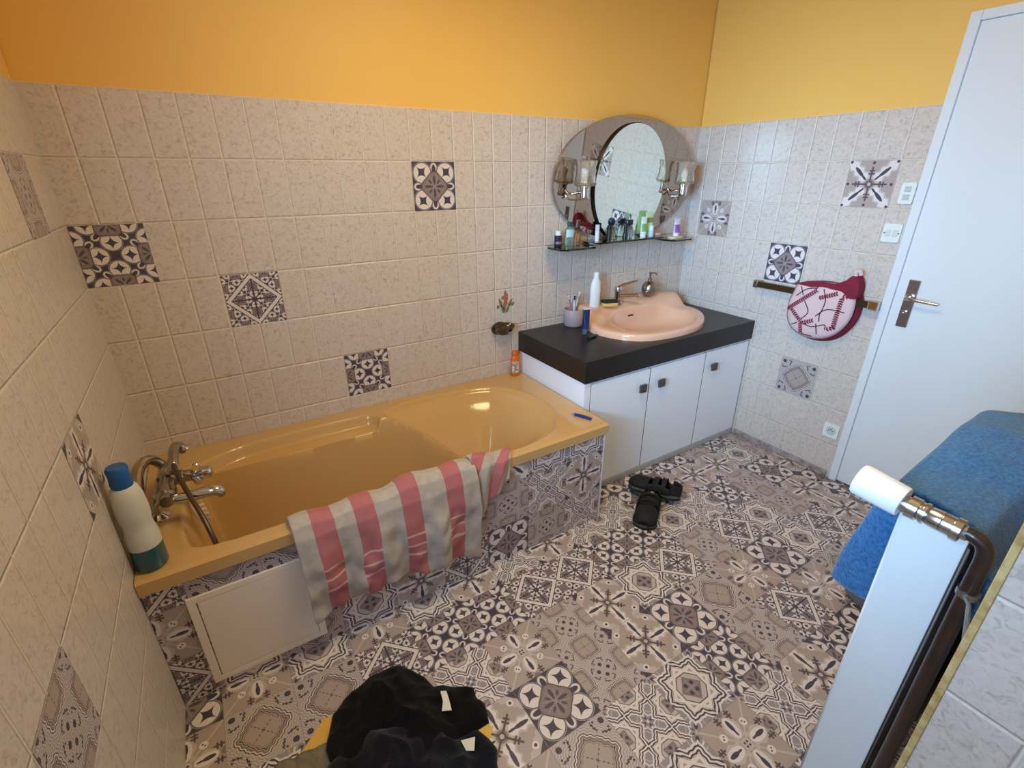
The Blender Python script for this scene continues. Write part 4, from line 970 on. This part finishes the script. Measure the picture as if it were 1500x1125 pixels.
# blue towel on the radiator
BLUE = mat('blue_terry', (58, 116, 168), .95, spec=.1, rgb2=(33, 82, 134), noise_scale=150, bump=1.0, bump_scale=230, sheen=.3)
bl = thing('blue_towel', 'thick blue terry towel draped over the radiator', 'towel', (1.75, -1.93, RZ))
def btow(u, v):
    # u along the radiator, v from the front hem over the top to the back hem; the left end of the front turns in to the radiator
    f_ = smooth01((.40-v)/.10)                     # 1 on the hanging front
    t = max(0, (u-.10)/.90)
    lean = .05*smooth01((v-.5)/.35)
    xt = 1.395-.6*lean*(1-u)+.575*u
    xf = 1.390-.006*math.sin(min(1, u/.10)*PI)+.585*t
    x = xt*(1-f_)+xf*f_
    top = RZ+.016+.050*smooth01(u*1.9-.15)*(1-.75*smooth01((u-.70)/.3))
    path = [(-1.845, .705), (-1.848, .78), (-1.850, .86), (-1.850, RZ-.02), (-1.862, top), (-1.905, top+.012), (-1.955, top+.008), (-2.000, top-.004), (-2.026, top-.05), (-2.034, .90), (-2.036, .855), (-2.036, .80+.03*u)]
    s = v*(len(path)-1); i = min(int(s), len(path)-2); f = s-i
    y = path[i][0]*(1-f)+path[i+1][0]*f; z = path[i][1]*(1-f)+path[i+1][1]*f
    fr_ = smooth01((RZ-z)/.2) if v < .4 else 0
    out = fr_*(.012*math.sin(u*16-.6)+.010*math.sin(u*31)+.016)
    turn = math.cos(min(1, u/.10)*PI/2)**1.2*f_
    y = (y+out)*(1-turn)+(-1.889)*turn
    z -= .035*turn*(1-smooth01((z-.70)/.1))*0
    return (x, y, z+.008*nz(u*6, v*6)*(1-turn))
bm = B(); grid(bm, btow, 90, 66); o = obj('towel_body', bm, BLUE, bl, 180); solidify(o, .010, 0); subsurf(o, 1)
# grey bin on the floor beyond
bn = thing('waste_bin', 'round grey bin on the floor half hidden by the radiator', 'bin', (2.30, -1.70, 0))
bm = B(); lathe(bm, [(0, .001), (.095, .001), (.10, .006), (.116, .22), (.112, .22), (.096, .01), (0, .008)], (2.30, -1.70, 0), 36); obj('bin_body', bm, mat('bin_grey', (132, 126, 126), .5), bn, True)
bm = B(); lathe(bm, [(.111, .216), (.118, .216), (.120, .222), (.116, .228), (.111, .226), (.111, .216)], (2.30, -1.70, 0), 36, cap=False); obj('bin_rim', bm, mat('bin_orange', (168, 88, 50), .5), bn, True)

# ------------------------------------------------------------------ shoes
def shoe(label, loc, rz, tilt=(0, 0), mirror=1):
    t = thing('sandal', label, 'sandal', loc, rz, 'black sandals on the floor by the cabinet')
    t.rotation_euler = (tilt[0], tilt[1], rz)
    L_ = .265
    def half(s):     # half width along the length, s 0 heel .. 1 toe
        return .036+.016*s+.006*math.sin(PI*s) if s < .97 else .046
    def outline(k=1.0, n=28):
        pts = []
        for i in range(n+1):
            s = i/n; w = half(s)*k*min(1, (s*9+.05)**.5)*min(1, ((1-s)*9+.02)**.5); pts.append((s*L_, w+.004*s*mirror))
        for i in range(n, -1, -1):
            s = i/n; w = half(s)*k*min(1, (s*9+.05)**.5)*min(1, ((1-s)*9+.02)**.5); pts.append((s*L_, -w+.004*s*mirror))
        return pts
    bm = B(); prism(bm, outline(1.0), 'z', .001, .012, .002); obj('outsole', bm, mat('shoe_black', (20, 19, 20), .7), t, local=True)
    bm = B(); prism(bm, outline(1.04), 'z', .0121, .026, .003); obj('midsole', bm, mat('shoe_olive', (104, 98, 76), .7, rgb2=(60, 56, 46), noise_scale=40), t, local=True)
    UP = mat('shoe_fabric', (24, 23, 27), .75, noise_amt=.5, noise_scale=60, bump=.4, bump_scale=120)
    def strap(s0, s1, h, n=10, hollow=0):
        bm = B()
        def f(u, v):
            s = s0+(s1-s0)*u; a = PI*v; w = half(s)*1.03*min(1, ((1-s)*9+.06)**.5); hh = h(s)
            return (s*L_, w*math.cos(a)+.004*s*mirror, .024+hh*math.sin(a)**.75)
        grid(bm, f, n, 16); return bm
    o = obj('toe_upper', strap(.60, .985, lambda s: .046*(min(1, (1-s)*5+.25))**.7, 12), UP, t, 180, True); solidify(o, .005, 0)
    o = obj('strap', strap(.42, .52, lambda s: .060, 4), UP, t, 180, True); solidify(o, .005, 0)
    o = obj('strap', strap(.28, .37, lambda s: .068, 4), UP, t, 180, True); solidify(o, .005, 0)
    bm = B()
    def hl(u, v):
        a = PI/2+PI*u; return (.045+.047*math.cos(a)-.0, .036*math.sin(a), .024+.052*v-.012*v*abs(math.cos(a*1.0)))
    def hl2(u, v):
        a = PI*.5+PI*u; x = .050+.050*math.cos(a); return (x, .037*math.sin(a), .024+v*(.046+.010*math.sin(a)**2))
    grid(bm, hl2, 18, 5); o = obj('heel_upper', bm, UP, t, 180, True); solidify(o, .005, 0)
    for sgn in (-1, 1):
        bm = B(); grid(bm, lambda u, v: ((.18+.46*u)*L_, sgn*(half(.18+.46*u)*1.05)+.004*(.18+.46*u)*mirror, .022+v*(.030+.016*math.sin(PI*u))), 12, 3); o = obj('side_upper', bm, UP, t, 180, True); solidify(o, .004, 0)
    bm = B(); box(bm, (.30*L_, -.006, .094), (.34*L_, .010, .098), .001); obj('buckle', bm, mat('buckle_grey', (150, 150, 148), .3, metal=.6), t, local=True)
    bm = B(); prism(bm, outline(.86), 'z', .0262, .029); obj('insole', bm, mat('shoe_insole', (46, 42, 42), .9), t, local=True)
    return t
shoe('black sandal lying on top, its side turned to the cabinet', (2.128, -.888, .020), math.radians(118), (math.radians(14), 0))
shoe('black sandal lying under the other, toe towards the camera', (2.045, -.785, 0), math.radians(214), (0, 0), -1)

# ------------------------------------------------------------------ clothes heap
bk = thing('dark_sweater', 'heap of black clothing with white labels on the floor', 'clothing', (.56, -1.25, 0))
def heap(name, outline, c, hfun, m, seed, na=150, nr=22):
    global cx, cy
    cx, cy = c; bm = B(); rings = []
    for k in range(na):
        a = 2*PI*k/na; R0 = ray_hit(outline, a); ring = []
        for i in range(nr):
            q = 1-i/nr; x, y = cx+R0*q*math.cos(a), cy+R0*q*math.sin(a)
            edge = min(1, (1-q**3))**.5 if i else 0
            f1 = 1-abs(nz(x*6+seed, y*6, 1))*2.2; f2 = 1-abs(nz(x*13, y*13+seed, 4))*2.4
            h = edge*(hfun(x, y)+.030*max(0, f1)**2+.012*max(0, f2)**2+.010*nz(x*25, y*25, seed))
            ring.append(bm.verts.new((x, y, .004+max(.002, h) if i else .004)))
        rings.append(ring)
    for k in range(na):
        for i in range(nr-1): bm.faces.new((rings[k][i], rings[(k+1) % na][i], rings[(k+1) % na][i+1], rings[k][i+1]))
    bm.faces.new([rings[k][nr-1] for k in range(na)])
    low = [bm.verts.new((rings[k][0].co.x, rings[k][0].co.y, .0018)) for k in range(na)]
    for k in range(na): bm.faces.new((rings[k][0], rings[(k+1) % na][0], low[(k+1) % na], low[k]))
    bm.faces.new(low[::-1])
    return obj(name, bm, m, bk, 180)
KNIT = mat('black_knit', (15, 14, 16), .9, spec=.12, sheen=.05, bump=.5, bump_scale=160)
NAVYK = mat('navy_knit', (19, 19, 27), .9, spec=.14, sheen=.12, bump=.5, bump_scale=120)
O1 = [(.345, -1.125), (.375, -1.055), (.423, -1.014), (.489, -1.000), (.557, -.995), (.615, -1.005), (.650, -1.027), (.676, -1.064), (.690, -1.115), (.718, -1.124), (.748, -1.150), (.780, -1.165), (.797, -1.180), (.788, -1.215), (.801, -1.235), (.799, -1.262), (.785, -1.305), (.748, -1.300), (.70, -1.33), (.60, -1.38), (.45, -1.36), (.35, -1.25)]
O2 = [(.330, -1.18), (.42, -1.16), (.52, -1.175), (.60, -1.215), (.665, -1.262), (.70, -1.29), (.748, -1.303), (.762, -1.338), (.771, -1.377), (.755, -1.40), (.735, -1.45), (.70, -1.50), (.60, -1.56), (.48, -1.56), (.38, -1.48), (.328, -1.36), (.318, -1.25)]
heap('hoodie', O1, (.56, -1.19), lambda x, y: .022+.078*(1-smooth01((x-.58)/.12)), KNIT, 1.7)
heap('garment', O2, (.53, -1.36), lambda x, y: .030+.085*(1-smooth01((x-.56)/.14)), NAVYK, 5.1)
def on_heap(x, y):
    best = .01
    for nm in ('hoodie', 'garment'):
        me = bpy.data.objects[nm].data
        d, z = min(((v.co.x+.56-x)**2+(v.co.y-1.25-y)**2, v.co.z) for v in me.vertices)
        if d < .0006: best = max(best, z)
    return best
for pts, lab in (([(.685, -1.178), (.701, -1.187), (.697, -1.216), (.690, -1.249), (.664, -1.236), (.679, -1.211)], 'narrow white care label'), ([(.680, -1.328), (.719, -1.341), (.700, -1.372), (.681, -1.360)], 'white corner of a label')):
    zz = max(on_heap(x, y) for x, y in pts)+.004
    bm = B(); vs = [bm.verts.new((x, y, zz)) for x, y in pts]; bm.faces.new(vs); o = obj('care_label', bm, mat('label_cloth', (216, 212, 196), .8), bk); solidify(o, .0015, 0); o['label'] = lab
yl = thing('yellow_cloth', 'yellow cloth showing at both edges of the black heap', 'cloth', (.56, -1.19, 0))
bm = B(); prism(bm, [(.283, -1.085), (.36, -1.02), (.50, -1.03), (.60, -1.06), (.76, -1.27), (.792, -1.318), (.70, -1.40), (.36, -1.16)], 'z', .0004, .0012); obj('cloth_sheet', bm, mat('yellow_cotton', (226, 178, 84), .9), yl)
gy = thing('grey_cloth', 'grey green towel corner under the left of the black heap', 'cloth', (.3, -1.2, 0))
bm = B()
grid(bm, lambda u, v: (.215+.15*u+.02*v, -1.085-.36*v-.02*u, .006+.010*abs(math.sin(u*9+v*2))+.006*nz(u*5, v*8)), 24, 40); o = obj('towel_sheet', bm, mat('grey_green', (138, 128, 112), .95, rgb2=(110, 102, 88), noise_scale=40, bump=.6, bump_scale=200), gy, 180); solidify(o, .005, 0)
